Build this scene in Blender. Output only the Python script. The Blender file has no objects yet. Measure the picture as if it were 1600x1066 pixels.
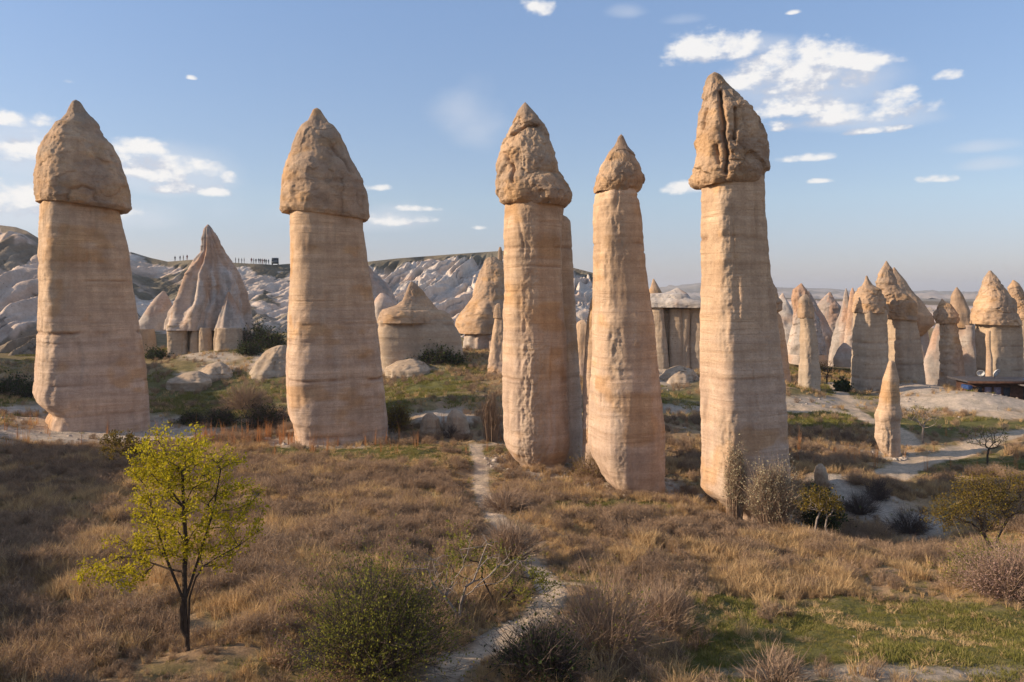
import bpy, math, random
import numpy as np
from mathutils import Vector

# ------------------------------------------------------------------ camera, sky, sun, exposure
S = bpy.context.scene
COL = S.collection
F = 1244.0            # focal length in photo pixels (28 mm on a 36 mm sensor, 1600 px wide)
HY = 455.0            # horizon row
cam_d = bpy.data.cameras.new('camera'); cam = bpy.data.objects.new('camera', cam_d); COL.objects.link(cam)
cam.location = (0, 0, 0); cam.rotation_euler = (math.pi/2, 0, 0)
cam_d.sensor_width = 36; cam_d.lens = 36*F/1600; cam_d.shift_y = -(533-HY)/1600
cam_d.clip_start = 0.1; cam_d.clip_end = 20000
S.camera = cam
SUN_EL, SUN_PHI = math.radians(22), math.radians(6)     # height, and how far the sun stands to the camera's side of due left
SUN_DIR = Vector((-math.cos(SUN_PHI)*math.cos(SUN_EL), -math.sin(SUN_PHI)*math.cos(SUN_EL), math.sin(SUN_EL)))
sun_d = bpy.data.lights.new('sun', 'SUN'); sun = bpy.data.objects.new('sun', sun_d); COL.objects.link(sun)
sun_d.energy = 5.0; sun_d.angle = math.radians(0.5); sun_d.color = (1.0, 0.80, 0.58)
sun.rotation_euler = SUN_DIR.to_track_quat('Z', 'Y').to_euler()
S.view_settings.view_transform = 'Standard'; S.view_settings.look = 'None'
S.view_settings.exposure = 0.42; S.view_settings.gamma = 1; S.view_settings.use_curve_mapping = False
SKY_STRENGTH = 0.12

def node(nt, typ, **kw):
    n = nt.nodes.new(typ)
    for k, v in kw.items():
        if k.startswith('i_'):
            n.inputs[int(k[2:]) if k[2:].isdigit() else k[2:]].default_value = v
        else: setattr(n, k, v)
    return n
def math_(nt, op, a, b=None, c=None, clamp=False):
    n = nt.nodes.new('ShaderNodeMath'); n.operation = op; n.use_clamp = clamp
    for i, v in enumerate((a, b, c)):
        if v is None: continue
        if isinstance(v, (int, float)): n.inputs[i].default_value = v
        else: nt.links.new(v, n.inputs[i])
    return n.outputs[0]
def ramp(nt, x, lo, hi, a=0.0, b=1.0, smooth=True):
    n = nt.nodes.new('ShaderNodeMapRange'); n.interpolation_type = 'SMOOTHSTEP' if smooth else 'LINEAR'
    n.inputs[1].default_value = lo; n.inputs[2].default_value = hi; n.inputs[3].default_value = a; n.inputs[4].default_value = b
    nt.links.new(x, n.inputs[0]); return n.outputs[0]
def mixc(nt, f, a, b, mode='MIX'):
    n = nt.nodes.new('ShaderNodeMix'); n.data_type = 'RGBA'; n.blend_type = mode
    for i, v in ((0, f), (6, a), (7, b)):
        if isinstance(v, (int, float)): n.inputs[i].default_value = v
        elif isinstance(v, tuple): n.inputs[i].default_value = (*v, 1) if len(v) == 3 else v
        else: nt.links.new(v, n.inputs[i])
    return n.outputs[2]

def build_world():
    w = bpy.data.worlds.new('World'); S.world = w; w.use_nodes = True
    nt = w.node_tree; nt.nodes.clear(); L = nt.links.new
    sky = node(nt, 'ShaderNodeTexSky', sky_type='NISHITA', sun_disc=False)
    sky.sun_elevation = SUN_EL; sky.sun_rotation = math.radians(180) + math.atan2(-SUN_DIR.x, -SUN_DIR.y)
    sky.altitude = 1000; sky.air_density = 1.0; sky.dust_density = 1.3; sky.ozone_density = 1.0
    # cloud field in azimuth / height-over-horizon coordinates, wrapping all round
    tc = node(nt, 'ShaderNodeTexCoord')
    sep = node(nt, 'ShaderNodeSeparateXYZ'); L(tc.outputs['Generated'], sep.inputs[0])
    az = math_(nt, 'ARCTAN2', sep.outputs[0], sep.outputs[1])
    el = math_(nt, 'ARCSINE', sep.outputs[2])
    # node group giving cloud density at (az, el)
    g = bpy.data.node_groups.new('cloud_density', 'ShaderNodeTree')
    g.interface.new_socket('az', in_out='INPUT', socket_type='NodeSocketFloat')
    g.interface.new_socket('el', in_out='INPUT', socket_type='NodeSocketFloat')
    g.interface.new_socket('density', in_out='OUTPUT', socket_type='NodeSocketFloat'); g.interface.new_socket('veil', in_out='OUTPUT', socket_type='NodeSocketFloat')
    gi = g.nodes.new('NodeGroupInput'); go = g.nodes.new('NodeGroupOutput')
    comb = g.nodes.new('ShaderNodeCombineXYZ')
    g.links.new(math_(g, 'MULTIPLY', gi.outputs[0], 1.0), comb.inputs[0]); g.links.new(math_(g, 'MULTIPLY', gi.outputs[1], 1.7), comb.inputs[1])
    nz = node(g, 'ShaderNodeTexNoise', noise_dimensions='2D', i_Scale=30.0, i_Detail=8.0, i_Roughness=0.55)
    g.links.new(comb.outputs[0], nz.inputs['Vector'])
    # (px, py, half width, half height, weight)
    puffs = [(1095,80,54,27,1.1),(1150,78,46,22,1.0),(1205,72,26,8,.6),(1225,112,80,32,1.1),(1283,92,52,28,1.1),(1300,120,70,22,.9),(1335,104,50,16,.9),(1382,97,28,10,1.0),(1165,128,36,20,.9),(1265,134,75,15,.8),
             (1245,168,58,20,1.0),(1330,180,70,16,.9),(1400,168,54,19,1.0),(1300,190,90,9,.6),(1355,206,46,6,.9),(1410,200,16,5,.8),(1262,247,38,7,.8),(1062,297,26,11,1.0),(1285,283,15,4,.6),
             (1475,118,18,8,.6),(1465,281,22,6,.6),(835,14,22,12,.6),(14,188,24,15,1.1),(70,190,22,11,1.0),(212,232,52,14,1.0),(235,266,85,24,.85),(300,298,50,11,.9),(60,240,90,22,.6),(20,318,80,26,.7),(130,330,60,12,.5),(358,281,13,10,1.0),
             (590,294,17,5,.65),(655,327,30,5,.8),(610,345,46,9,.6),(747,356,11,4,.8),(105,127,11,4,.45),(298,122,7,3,.6),(1215,202,10,4,.5),(1420,140,14,6,.5),(1238,20,8,3,.5)]
    veils = [(1270,140,150,60,1.0),(1350,190,120,26,.9),(40,250,140,65,1.3),(20,320,130,65,1.4),(150,335,150,36,1.1),(240,275,150,55,1.2),(620,345,110,26,.7),(740,190,60,55,.55),(1555,258,60,12,.7),(1540,230,60,10,.5),(1190,72,60,16,.8),(980,20,30,12,.5),(1062,32,34,10,.6),(400,330,160,40,.4)]
    def field_of(blobs):
        total = None
        for (px, py, rx, ry, wt) in blobs:
            u0 = (px-800)/F; v0 = (HY-py)/F; a0 = math.atan(u0); e0 = math.atan(v0*math.cos(a0))
            x = math_(g, 'MULTIPLY', math_(g, 'SUBTRACT', gi.outputs[0], a0), F/rx/math.cos(a0)**2)
            y = math_(g, 'MULTIPLY', math_(g, 'SUBTRACT', gi.outputs[1], e0), F/ry/math.cos(a0))
            y = math_(g, 'MAXIMUM', y, math_(g, 'MULTIPLY', y, -1.6))       # flatter bases
            d2 = math_(g, 'ADD', math_(g, 'MULTIPLY', x, x), math_(g, 'MULTIPLY', y, y))
            b = math_(g, 'MULTIPLY', math_(g, 'SUBTRACT', 1.25, d2), wt)
            total = b if total is None else math_(g, 'MAXIMUM', total, b)
        return math_(g, 'MAXIMUM', total, -2.6)
    veil = field_of(veils); total = field_of(puffs)
    # scattered small clouds elsewhere (outside the blobs' field of view too)
    nb = node(g, 'ShaderNodeTexNoise', noise_dimensions='2D', i_Scale=5.0, i_Detail=2.0)
    g.links.new(comb.outputs[0], nb.inputs['Vector'])
    side = ramp(g, math_(g, 'ABSOLUTE', gi.outputs[0]), 0.62, 0.8)
    other = math_(g, 'MULTIPLY_ADD', nb.outputs[0], 6.0, -3.6)
    other = math_(g, 'ADD', math_(g, 'MULTIPLY', other, side), math_(g, 'MULTIPLY', math_(g, 'SUBTRACT', 1.0, side), -2.6))
    total = math_(g, 'MAXIMUM', total, other)
    dens = math_(g, 'ADD', total, math_(g, 'MULTIPLY_ADD', nz.outputs[0], 5.0, -2.25))
    g.links.new(dens, go.inputs[0])
    nv = node(g, 'ShaderNodeTexNoise', noise_dimensions='2D', i_Scale=9.0, i_Detail=6.0, i_Roughness=0.5); g.links.new(comb.outputs[0], nv.inputs['Vector'])
    g.links.new(math_(g, 'MULTIPLY', ramp(g, math_(g, 'ADD', veil, math_(g, 'MULTIPLY_ADD', nv.outputs[0], 2.0, -1.0)), -0.2, 1.6), 0.5), go.inputs[1])
    def dens_at(da, de):
        n = nt.nodes.new('ShaderNodeGroup'); n.node_tree = g
        L(math_(nt, 'ADD', az, da), n.inputs[0]); L(math_(nt, 'ADD', el, de), n.inputs[1]); return n
    n0 = dens_at(0, 0); d0 = n0.outputs[0]; d1 = dens_at(-0.010, 0.020).outputs[0]
    cover = ramp(nt, d0, -0.4, 1.5)
    lit = ramp(nt, math_(nt, 'SUBTRACT', d0, d1), -0.8, 0.7)
    lit = math_(nt, 'MULTIPLY_ADD', ramp(nt, d0, 0.2, 1.4), 0.15, math_(nt, 'MULTIPLY', lit, 0.85), clamp=True)
    k = 1/SKY_STRENGTH
    ccol = mixc(nt, lit, (0.43*k, 0.455*k, 0.53*k), (0.74*k, 0.72*k, 0.70*k))
    up = ramp(nt, sep.outputs[2], 0.0, 0.06)
    cov = math_(nt, 'MULTIPLY', cover, math_(nt, 'MULTIPLY', up, 0.92))
    # the sky's own colour, a little less saturated as through spring haze
    skyc = mixc(nt, 0.30, sky.outputs[0], (0.30*k, 0.40*k, 0.56*k))
    cr = nt.nodes.new('ShaderNodeValToRGB'); L(sep.outputs[2], cr.inputs[0]); e = cr.color_ramp.elements     # dusty horizon air
    e[0].position = 0.0; e[0].color = (.79, .71, .81, 1); e[1].position = 0.33; e[1].color = (.90, .97, 1.09, 1)
    n_ = e.new(0.05); n_.color = (.83, .77, .86, 1); n_ = e.new(0.11); n_.color = (.94, .91, .93, 1)
    skyc = mixc(nt, 1.0, skyc, cr.outputs[0], 'MULTIPLY')
    skyc = mixc(nt, math_(nt, 'MULTIPLY', n0.outputs[1], up), skyc, (0.56*k, 0.585*k, 0.64*k))
    out = mixc(nt, cov, skyc, ccol)
    bg = node(nt, 'ShaderNodeBackground', i_Strength=SKY_STRENGTH); L(out, bg.inputs[0])
    o = nt.nodes.new('ShaderNodeOutputWorld'); L(bg.outputs[0], o.inputs[0])
    w.cycles.sampling_method = 'MANUAL'; w.cycles.sample_map_resolution = 512
build_world()
S.cycles.max_bounces = 6; S.cycles.diffuse_bounces = 3; S.cycles.transparent_max_bounces = 8

# ------------------------------------------------------------------ helpers
rng = np.random.default_rng(7); random.seed(7)
def WP(px, py, Y): return ((px-800)/F*Y, Y, (HY-py)/F*Y)
def smooth(a, b, x):
    t = np.clip((np.asarray(x, float)-a)/(b-a), 0, 1); return t*t*(3-2*t)
def _h(ix, iy, iz, s):
    h = (ix.astype(np.int64)*374761393 + iy.astype(np.int64)*668265263 + iz.astype(np.int64)*2147483647 + s*974634777) & 0xffffffff
    h = ((h ^ (h >> 13))*1274126177) & 0xffffffff
    h = ((h ^ (h >> 16))*2246822519) & 0xffffffff
    return ((h ^ (h >> 15)) & 0xffffff)/float(0xffffff)
def vnoise(x, y, z, s=0):
    x, y, z = np.broadcast_arrays(np.asarray(x, float), np.asarray(y, float), np.asarray(z, float))
    ix, iy, iz = np.floor(x), np.floor(y), np.floor(z); fx, fy, fz = x-ix, y-iy, z-iz
    fx, fy, fz = [t*t*t*(t*(t*6-15)+10) for t in (fx, fy, fz)]
    r = 0
    for a in (0, 1):
        for b in (0, 1):
            for c in (0, 1):
                r = r + _h(ix+a, iy+b, iz+c, s)*(fx if a else 1-fx)*(fy if b else 1-fy)*(fz if c else 1-fz)
    return r*2-1
def fbm(x, y, z, oct=4, s=0, gain=0.5):
    r, a, t, n = 0, 1.0, 1.0, 0
    for i in range(oct):
        r = r + a*vnoise(x*t, y*t, z*t, s+i*17); n += a; a *= gain; t *= 2.03
    return r/n*1.5
def ridged(x, y, z, oct=4, s=0, gain=0.5):
    r, a, t, n = 0, 1.0, 1.0, 0
    for i in range(oct):
        r = r + a*(1-np.abs(vnoise(x*t, y*t, z*t, s+i*31))*2); n += a; a *= gain; t *= 2.1
    return r/n
def worley(x, y, z, s=0):
    ix, iy, iz = np.floor(x), np.floor(y), np.floor(z)
    f1 = np.full(x.shape, 9.0); f2 = np.full(x.shape, 9.0); cid = np.zeros(x.shape)
    for a in (-1, 0, 1):
        for b in (-1, 0, 1):
            for c in (-1, 0, 1):
                jx, jy, jz = ix+a, iy+b, iz+c
                d = np.sqrt((jx+_h(jx, jy, jz, s)-x)**2+(jy+_h(jx, jy, jz, s+1)-y)**2+(jz+_h(jx, jy, jz, s+2)-z)**2)
                h = _h(jx, jy, jz, s+5); new = d < f1
                f2 = np.where(new, f1, np.minimum(f2, d)); cid = np.where(new, h, cid); f1 = np.where(new, d, f1)
    return f1, f2, cid

def mesh_np(name, V, Q, mat=None, cols=None, smooth_=True, tris=None):
    """one mesh from a vertex array, quads and/or triangles, with optional per-vertex colour"""
    me = bpy.data.meshes.new(name)
    V = np.asarray(V, np.float32); nq = 0 if Q is None else len(Q); ntr = 0 if tris is None else len(tris)
    me.vertices.add(len(V)); me.vertices.foreach_set('co', V.ravel())
    me.loops.add(nq*4+ntr*3); me.polygons.add(nq+ntr)
    li = []; ls = []
    if nq: li.append(np.asarray(Q, np.int32).ravel()); ls.append(np.arange(nq)*4)
    if ntr: li.append(np.asarray(tris, np.int32).ravel()); ls.append(nq*4+np.arange(ntr)*3)
    me.loops.foreach_set('vertex_index', np.concatenate(li).astype(np.int32))
    me.polygons.foreach_set('loop_start', np.concatenate(ls).astype(np.int32))
    if smooth_: me.polygons.foreach_set('use_smooth', np.ones(nq+ntr, bool))
    if cols is not None:
        at = me.color_attributes.new('Col', 'FLOAT_COLOR', 'POINT')
        c = np.ones((len(V), 4), np.float32); c[:, :3] = np.clip(cols, 0.005, 0.9); at.data.foreach_set('color', c.ravel())
    me.update(calc_edges=True); me.validate()
    if mat: me.materials.append(mat)
    return me
def link(name, me, parent=None, loc=None):
    o = bpy.data.objects.new(name, me); COL.objects.link(o)
    if parent: o.parent = parent
    if loc is not None: o.location = loc
    return o
def tag(o, label=None, cat=None, group=None, kind=None):
    if label: o['label'] = label
    if cat: o['category'] = cat
    if group: o['group'] = group
    if kind: o['kind'] = kind
    return o
def grid_quads(nr, nc, wrap=False):
    r = np.arange(nr-1)[:, None]; c = np.arange(nc if wrap else nc-1)[None, :]; c2 = (c+1) % nc
    return np.stack([r*nc+c, r*nc+c2, (r+1)*nc+c2, (r+1)*nc+c], -1).reshape(-1, 4)

# ------------------------------------------------------------------ materials
def mat_new(name):
    m = bpy.data.materials.new(name); m.use_nodes = True; nt = m.node_tree; nt.nodes.clear()
    b = nt.nodes.new('ShaderNodeBsdfPrincipled'); o = nt.nodes.new('ShaderNodeOutputMaterial'); nt.links.new(b.outputs[0], o.inputs[0])
    b.inputs['Roughness'].default_value = 0.95; b.inputs['Specular IOR Level'].default_value = 0.1
    return m, nt, b, o
def rock_material(name, strata=1.0, bump=1.0, scale=1.0):
    m, nt, b, o = mat_new(name); L = nt.links.new
    tc = nt.nodes.new('ShaderNodeTexCoord'); obj = tc.outputs['Object']
    at = node(nt, 'ShaderNodeAttribute', attribute_name='Col')
    mp = node(nt, 'ShaderNodeMapping'); mp.inputs['Scale'].default_value = (0.12*scale, 0.12*scale, 2.2*scale); L(obj, mp.inputs[0])
    st = node(nt, 'ShaderNodeTexNoise', i_Scale=1.0, i_Detail=8.0, i_Roughness=0.62); L(mp.outputs[0], st.inputs['Vector'])
    mpv = node(nt, 'ShaderNodeMapping'); mpv.inputs['Scale'].default_value = (1.6*scale, 1.6*scale, 0.12*scale); L(obj, mpv.inputs[0])
    ve = node(nt, 'ShaderNodeTexNoise', i_Scale=1.0, i_Detail=6.0, i_Roughness=0.6); L(mpv.outputs[0], ve.inputs['Vector'])
    n1 = node(nt, 'ShaderNodeTexNoise', i_Scale=0.9*scale, i_Detail=10.0, i_Roughness=0.65); L(obj, n1.inputs['Vector'])
    n2 = node(nt, 'ShaderNodeTexNoise', i_Scale=9.0*scale, i_Detail=8.0, i_Roughness=0.7); L(obj, n2.inputs['Vector'])
    vo = node(nt, 'ShaderNodeTexVoronoi', i_Scale=5.5*scale); L(obj, vo.inputs['Vector'])
    pit = ramp(nt, vo.outputs['Distance'], 0.05, 0.16, 0.0, 1.0)
    n3 = node(nt, 'ShaderNodeTexNoise', i_Scale=1.7*scale, i_Detail=3.0); L(obj, n3.inputs['Vector'])
    pit = math_(nt, 'MAXIMUM', pit, ramp(nt, n3.outputs[0], 0.62, 0.48))
    c = mixc(nt, 1.0, at.outputs['Color'], mixc(nt, ramp(nt, st.outputs[0], 0.3, 0.7, smooth=False), (1-0.15*strata, 1-0.18*strata, 1-0.21*strata), (1+0.10*strata,)*3), 'MULTIPLY')
    c = mixc(nt, 1.0, c, mixc(nt, ramp(nt, n1.outputs[0], 0.32, 0.68, smooth=False), (0.80, 0.77, 0.75), (1.16, 1.15, 1.12)), 'MULTIPLY')
    c = mixc(nt, 1.0, c, mixc(nt, ramp(nt, ve.outputs[0], 0.35, 0.65, smooth=False), (0.90, 0.88, 0.87), (1.08, 1.08, 1.08)), 'MULTIPLY')
    c = mixc(nt, 1.0, c, mixc(nt, ramp(nt, n2.outputs[0], 0.3, 0.7, smooth=False), (0.84, 0.82, 0.80), (1.12, 1.12, 1.12)), 'MULTIPLY')
    mpl = node(nt, 'ShaderNodeMapping'); mpl.inputs['Scale'].default_value = (0.035*scale, 0.035*scale, 1.15*scale); L(obj, mpl.inputs[0])
    ln = node(nt, 'ShaderNodeTexNoise', i_Scale=1.0, i_Detail=5.0, i_Roughness=0.55); L(mpl.outputs[0], ln.inputs['Vector'])
    line = ramp(nt, math_(nt, 'ABSOLUTE', math_(nt, 'SUBTRACT', ln.outputs[0], 0.5)), 0.004, 0.022, 1.0, 0.0)
    ln2 = ramp(nt, math_(nt, 'ABSOLUTE', math_(nt, 'SUBTRACT', math_(nt, 'FRACT', math_(nt, 'MULTIPLY', ln.outputs[0], 5.0)), 0.5)), 0.02, 0.10, 1.0, 0.0)
    line = math_(nt, 'MULTIPLY', math_(nt, 'MAXIMUM', line, math_(nt, 'MULTIPLY', ln2, 0.22)), math_(nt, 'MULTIPLY', ramp(nt, n1.outputs[0], 0.38, 0.62), strata), clamp=True)
    c = mixc(nt, math_(nt, 'MULTIPLY', line, 0.30), c, mixc(nt, 1.0, c, (0.52, 0.42, 0.33), 'MULTIPLY'))
    c = mixc(nt, math_(nt, 'SUBTRACT', 1.0, pit), c, mixc(nt, 1.0, c, (0.45, 0.38, 0.33), 'MULTIPLY'))
    L(c, b.inputs['Base Color'])
    h = math_(nt, 'ADD', math_(nt, 'MULTIPLY', st.outputs[0], 0.10*strata), math_(nt, 'MULTIPLY', n2.outputs[0], 0.055))
    h = math_(nt, 'ADD', h, math_(nt, 'MULTIPLY', n1.outputs[0], 0.12)); h = math_(nt, 'ADD', h, math_(nt, 'MULTIPLY', pit, 0.02))
    h = math_(nt, 'ADD', h, math_(nt, 'MULTIPLY', ve.outputs[0], 0.05)); h = math_(nt, 'SUBTRACT', h, math_(nt, 'MULTIPLY', line, 0.025))
    bp = node(nt, 'ShaderNodeBump', i_Strength=0.9, i_Distance=bump); L(h, bp.inputs['Height']); L(bp.outputs[0], b.inputs['Normal'])
    return m
M_ROCK = rock_material('tuff_rock', 1.0, 0.55)
M_CAP = rock_material('cap_rock', 0.35, 1.5)
M_FAR = rock_material('far_tuff', 0.8, 0.9, 0.35)
M_HILL = rock_material('hill_tuff', 0.15, 3.0, 0.22)
def ground_material():
    m, nt, b, o = mat_new('ground_cover'); L = nt.links.new
    tc = nt.nodes.new('ShaderNodeTexCoord'); obj = tc.outputs['Object']
    at = node(nt, 'ShaderNodeAttribute', attribute_name='Col')
    n1 = node(nt, 'ShaderNodeTexNoise', i_Scale=0.8, i_Detail=9.0, i_Roughness=0.7); L(obj, n1.inputs['Vector'])
    n2 = node(nt, 'ShaderNodeTexNoise', i_Scale=7.0, i_Detail=8.0, i_Roughness=0.75); L(obj, n2.inputs['Vector'])
    c = mixc(nt, 1.0, at.outputs['Color'], mixc(nt, ramp(nt, n1.outputs[0], 0.32, 0.68, smooth=False), (0.68, 0.70, 0.68), (1.28, 1.22, 1.18)), 'MULTIPLY')
    c = mixc(nt, 1.0, c, mixc(nt, ramp(nt, n2.outputs[0], 0.3, 0.7, smooth=False), (0.66, 0.66, 0.66), (1.3, 1.28, 1.25)), 'MULTIPLY')
    L(c, b.inputs['Base Color'])
    h = math_(nt, 'ADD', math_(nt, 'MULTIPLY', n1.outputs[0], 0.25), math_(nt, 'MULTIPLY', n2.outputs[0], 0.10))
    bp = node(nt, 'ShaderNodeBump', i_Strength=0.9, i_Distance=1.0); L(h, bp.inputs['Height']); L(bp.outputs[0], b.inputs['Normal'])
    return m
M_GROUND = ground_material()
def plain(name, col, rough=0.8, metal=0.0, var=0.25, scale=6.0):
    m, nt, b, o = mat_new(name)
    tc = nt.nodes.new('ShaderNodeTexCoord'); n = node(nt, 'ShaderNodeTexNoise', i_Scale=scale, i_Detail=5.0); nt.links.new(tc.outputs['Object'], n.inputs['Vector'])
    c = mixc(nt, 1.0, col, mixc(nt, ramp(nt, n.outputs[0], 0.3, 0.7), (1-var,)*3, (1+var,)*3), 'MULTIPLY')
    nt.links.new(c, b.inputs['Base Color']); b.inputs['Roughness'].default_value = rough; b.inputs['Metallic'].default_value = metal
    return m
def leaf_material(name, c1, c2, c3=None, trans=0.35, per_instance=True):
    m, nt, b, o = mat_new(name); L = nt.links.new
    oi = nt.nodes.new('ShaderNodeObjectInfo'); geo = nt.nodes.new('ShaderNodeNewGeometry')
    f = geo.outputs['Random Per Island']
    c = mixc(nt, f, c1, c2)
    if c3:
        c = mixc(nt, ramp(nt, oi.outputs['Random'] if per_instance else math_(nt, 'FRACT', math_(nt, 'MULTIPLY', f, 7.3)), 0.35, 1.0), c, c3)
    L(c, b.inputs['Base Color']); b.inputs['Roughness'].default_value = 0.75
    t = nt.nodes.new('ShaderNodeBsdfTranslucent'); L(c, t.inputs[0])
    mx = node(nt, 'ShaderNodeMixShader'); mx.inputs[0].default_value = trans
    L(b.outputs[0], mx.inputs[1]); L(t.outputs[0], mx.inputs[2]); L(mx.outputs[0], o.inputs[0])
    return m
M_BARK = plain('bark', (0.075, 0.055, 0.042), 0.95)
M_BARK_PALE = plain('pale_bark', (0.24, 0.20, 0.17), 0.95)
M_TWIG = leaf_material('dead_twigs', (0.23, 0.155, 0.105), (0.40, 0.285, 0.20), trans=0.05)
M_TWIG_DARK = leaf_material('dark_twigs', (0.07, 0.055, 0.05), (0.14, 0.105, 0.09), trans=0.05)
M_LEAF_Y = leaf_material('spring_leaves', (0.42, 0.34, 0.014), (0.62, 0.50, 0.035), (0.31, 0.28, 0.02), 0.45, False)
M_LEAF_G = leaf_material('green_leaves', (0.19, 0.19, 0.03), (0.32, 0.29, 0.055), (0.12, 0.13, 0.03), 0.4, False)
M_LEAF_D = leaf_material('dark_leaves', (0.025, 0.04, 0.012), (0.05, 0.07, 0.02), None, 0.3)
M_LEAF_O = leaf_material('ochre_leaves', (0.17, 0.12, 0.02), (0.26, 0.19, 0.03), (0.12, 0.08, 0.03), 0.4, False)
M_LEAF_S = leaf_material('silver_leaves', (0.33, 0.28, 0.17), (0.47, 0.41, 0.27), None, 0.25)
M_BLOSSOM = leaf_material('pink_buds', (0.32, 0.20, 0.16), (0.42, 0.28, 0.23), None, 0.25)
M_DRY = leaf_material('dry_grass', (0.50, 0.34, 0.165), (0.72, 0.51, 0.27), (0.35, 0.23, 0.13), 0.3)
M_DRY2 = leaf_material('dead_weeds', (0.28, 0.185, 0.115), (0.47, 0.33, 0.215), (0.21, 0.145, 0.10), 0.2)
M_GREEN = leaf_material('green_grass', (0.15, 0.15, 0.036), (0.235, 0.215, 0.055), (0.29, 0.24, 0.09), 0.3)
M_RUST = leaf_material('rusty_weeds', (0.34, 0.15, 0.06), (0.45, 0.22, 0.09), None, 0.3)

# ------------------------------------------------------------------ ground height
def P(px, py, Y): return WP(px, py, Y)
ctrl = [ # near field, as points on the ground
 P(-250,1066,17.5), P(0,1066,17.5), P(400,1066,17.5), P(700,1066,17.6), P(1200,1066,18.3), P(1600,1066,18.6), P(1850,1066,19),
 P(290,1020,19.2), P(0,980,21.5), P(0,900,25.5), P(300,900,26), P(600,900,27), P(840,900,29.5), P(1100,915,29), P(1300,900,32), P(1600,930,30), P(1400,1000,22.8), P(1150,1000,22.5),
 P(0,800,36), P(300,800,37), P(600,800,38), P(900,800,41), P(1080,800,43.5), P(1200,820,42.5), P(-250,720,52), P(0,720,52.5), P(300,720,53.5), P(600,720,54), P(750,720,54.5),
 P(100,665,69), P(330,690,63), P(520,690,62), P(690,690,61), P(720,672,66), P(850,732,53.5), P(980,768,47.8), P(1040,700,60),
 P(950,930,25.5), P(850,955,24.6), P(1050,925,26.5), P(780,1005,21.4), P(900,1010,20.8),
 # ravine on the right and its far bank
 P(1240,838,39.5), P(1320,852,38), P(1420,862,37.5), P(1500,868,37.5), P(1600,866,38),
 (17.0,43.0,-13.3), (20.5,42.0,-13.8), (24.5,41.5,-13.9), (29,42,-13.2), P(1283,748,52), P(1340,765,50.5), P(1410,795,48.5), P(1470,835,44.5), P(1540,800,46), P(1600,790,46),
 # valley floor on the right
 P(1240,700,60.5), P(1385,714,62.3), P(1440,702,63.5), P(1520,692,65), P(1600,678,69), P(1550,650,79), P(1440,645,83), P(1330,655,76), P(1250,655,75),
 P(1245,603,87), P(1290,625,86), P(1350,612,96), P(1420,597,97), P(1470,606,95), P(1520,611,85.5), P(1600,628,84.5), P(1700,640,84), P(1560,622,104), P(1300,600,106), P(1300,556,150), P(1700,660,78),
 P(1065,650,70), P(1065,605,88), P(1050,574,101), P(930,600,86), P(930,700,60),
 # bank behind the middle pillars
 P(690,650,68.5), P(640,640,72), P(750,640,72), P(700,600,86), P(690,570,101), P(610,577,101), P(760,583,98), P(640,548,104),
 # green slope behind the left pillars
 P(330,662,72), P(330,640,82), P(330,605,95), P(330,551,110), P(400,549,112), P(250,562,112), P(440,542,114), P(430,578,100), P(250,640,80), P(30,642,76), P(20,604,95), P(-200,645,75), P(0,560,110),
 # behind and beside the frame
 (0,0,-1.7), (0,5,-3.6), (0,10,-6.7), (-6,10,-6.9), (8,10,-7.0), (0,15,-8.2), (-14,12,-7.4), (14,12,-8.4), (0,-12,-0.5), (-30,-20,0.5), (30,-20,-2), (0,-80,4), (-90,-60,6), (90,-60,0),
 (-45,20,-6), (-50,60,-9), (-80,90,-8), (-90,20,-2), (45,20,-9.5), (70,50,-12), (90,90,-12.5), (40,45,-12.5),
 (0,150,-10), (-60,150,-9), (60,150,-12), (120,160,-12), (0,260,-9), (-150,220,-6), (200,300,-12), (0,600,-14), (-600,600,-10), (600,600,-14)]
ctrl = np.array(ctrl, float)
SC = 20.0
def _k(A, B): 
    d = np.sqrt(((A[:, None, :]-B[None, :, :])**2).sum(-1)+0.02)
    return d
_cx = ctrl[:, :2]/SC; _n = len(_cx)
_K = _k(_cx, _cx) - 0.02*np.eye(_n); _Pm = np.c_[np.ones(_n), _cx]
_A = np.block([[_K, _Pm], [_Pm.T, np.zeros((3, 3))]]); _sol = np.linalg.solve(_A, np.r_[ctrl[:, 2], 0, 0, 0])
def base_h(x, y):
    x = np.asarray(x, float).ravel(); y = np.asarray(y, float).ravel(); out = np.empty(len(x))
    for i in range(0, len(x), 20000):
        q = np.c_[x[i:i+20000], y[i:i+20000]]/SC
        out[i:i+20000] = _k(q, _cx)@_sol[:_n] + _sol[_n] + q@_sol[_n+1:]
    return out
def ridge_gauss(x, y, x0, y0, x1, y1, w, h, we=8):
    dx, dy = x1-x0, y1-y0; LL = math.hypot(dx, dy); t = ((x-x0)*dx+(y-y0)*dy)/LL
    d = ((x-x0)*dy-(y-y0)*dx)/LL; e = np.maximum(0, np.maximum(-t, t-LL))
    return h*np.exp(-(d/w)**2-(e/we)**2)
def project(x, y, z):
    yy = np.maximum(y, 1.0); return 800+F*x/yy, HY-F*z/yy
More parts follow.
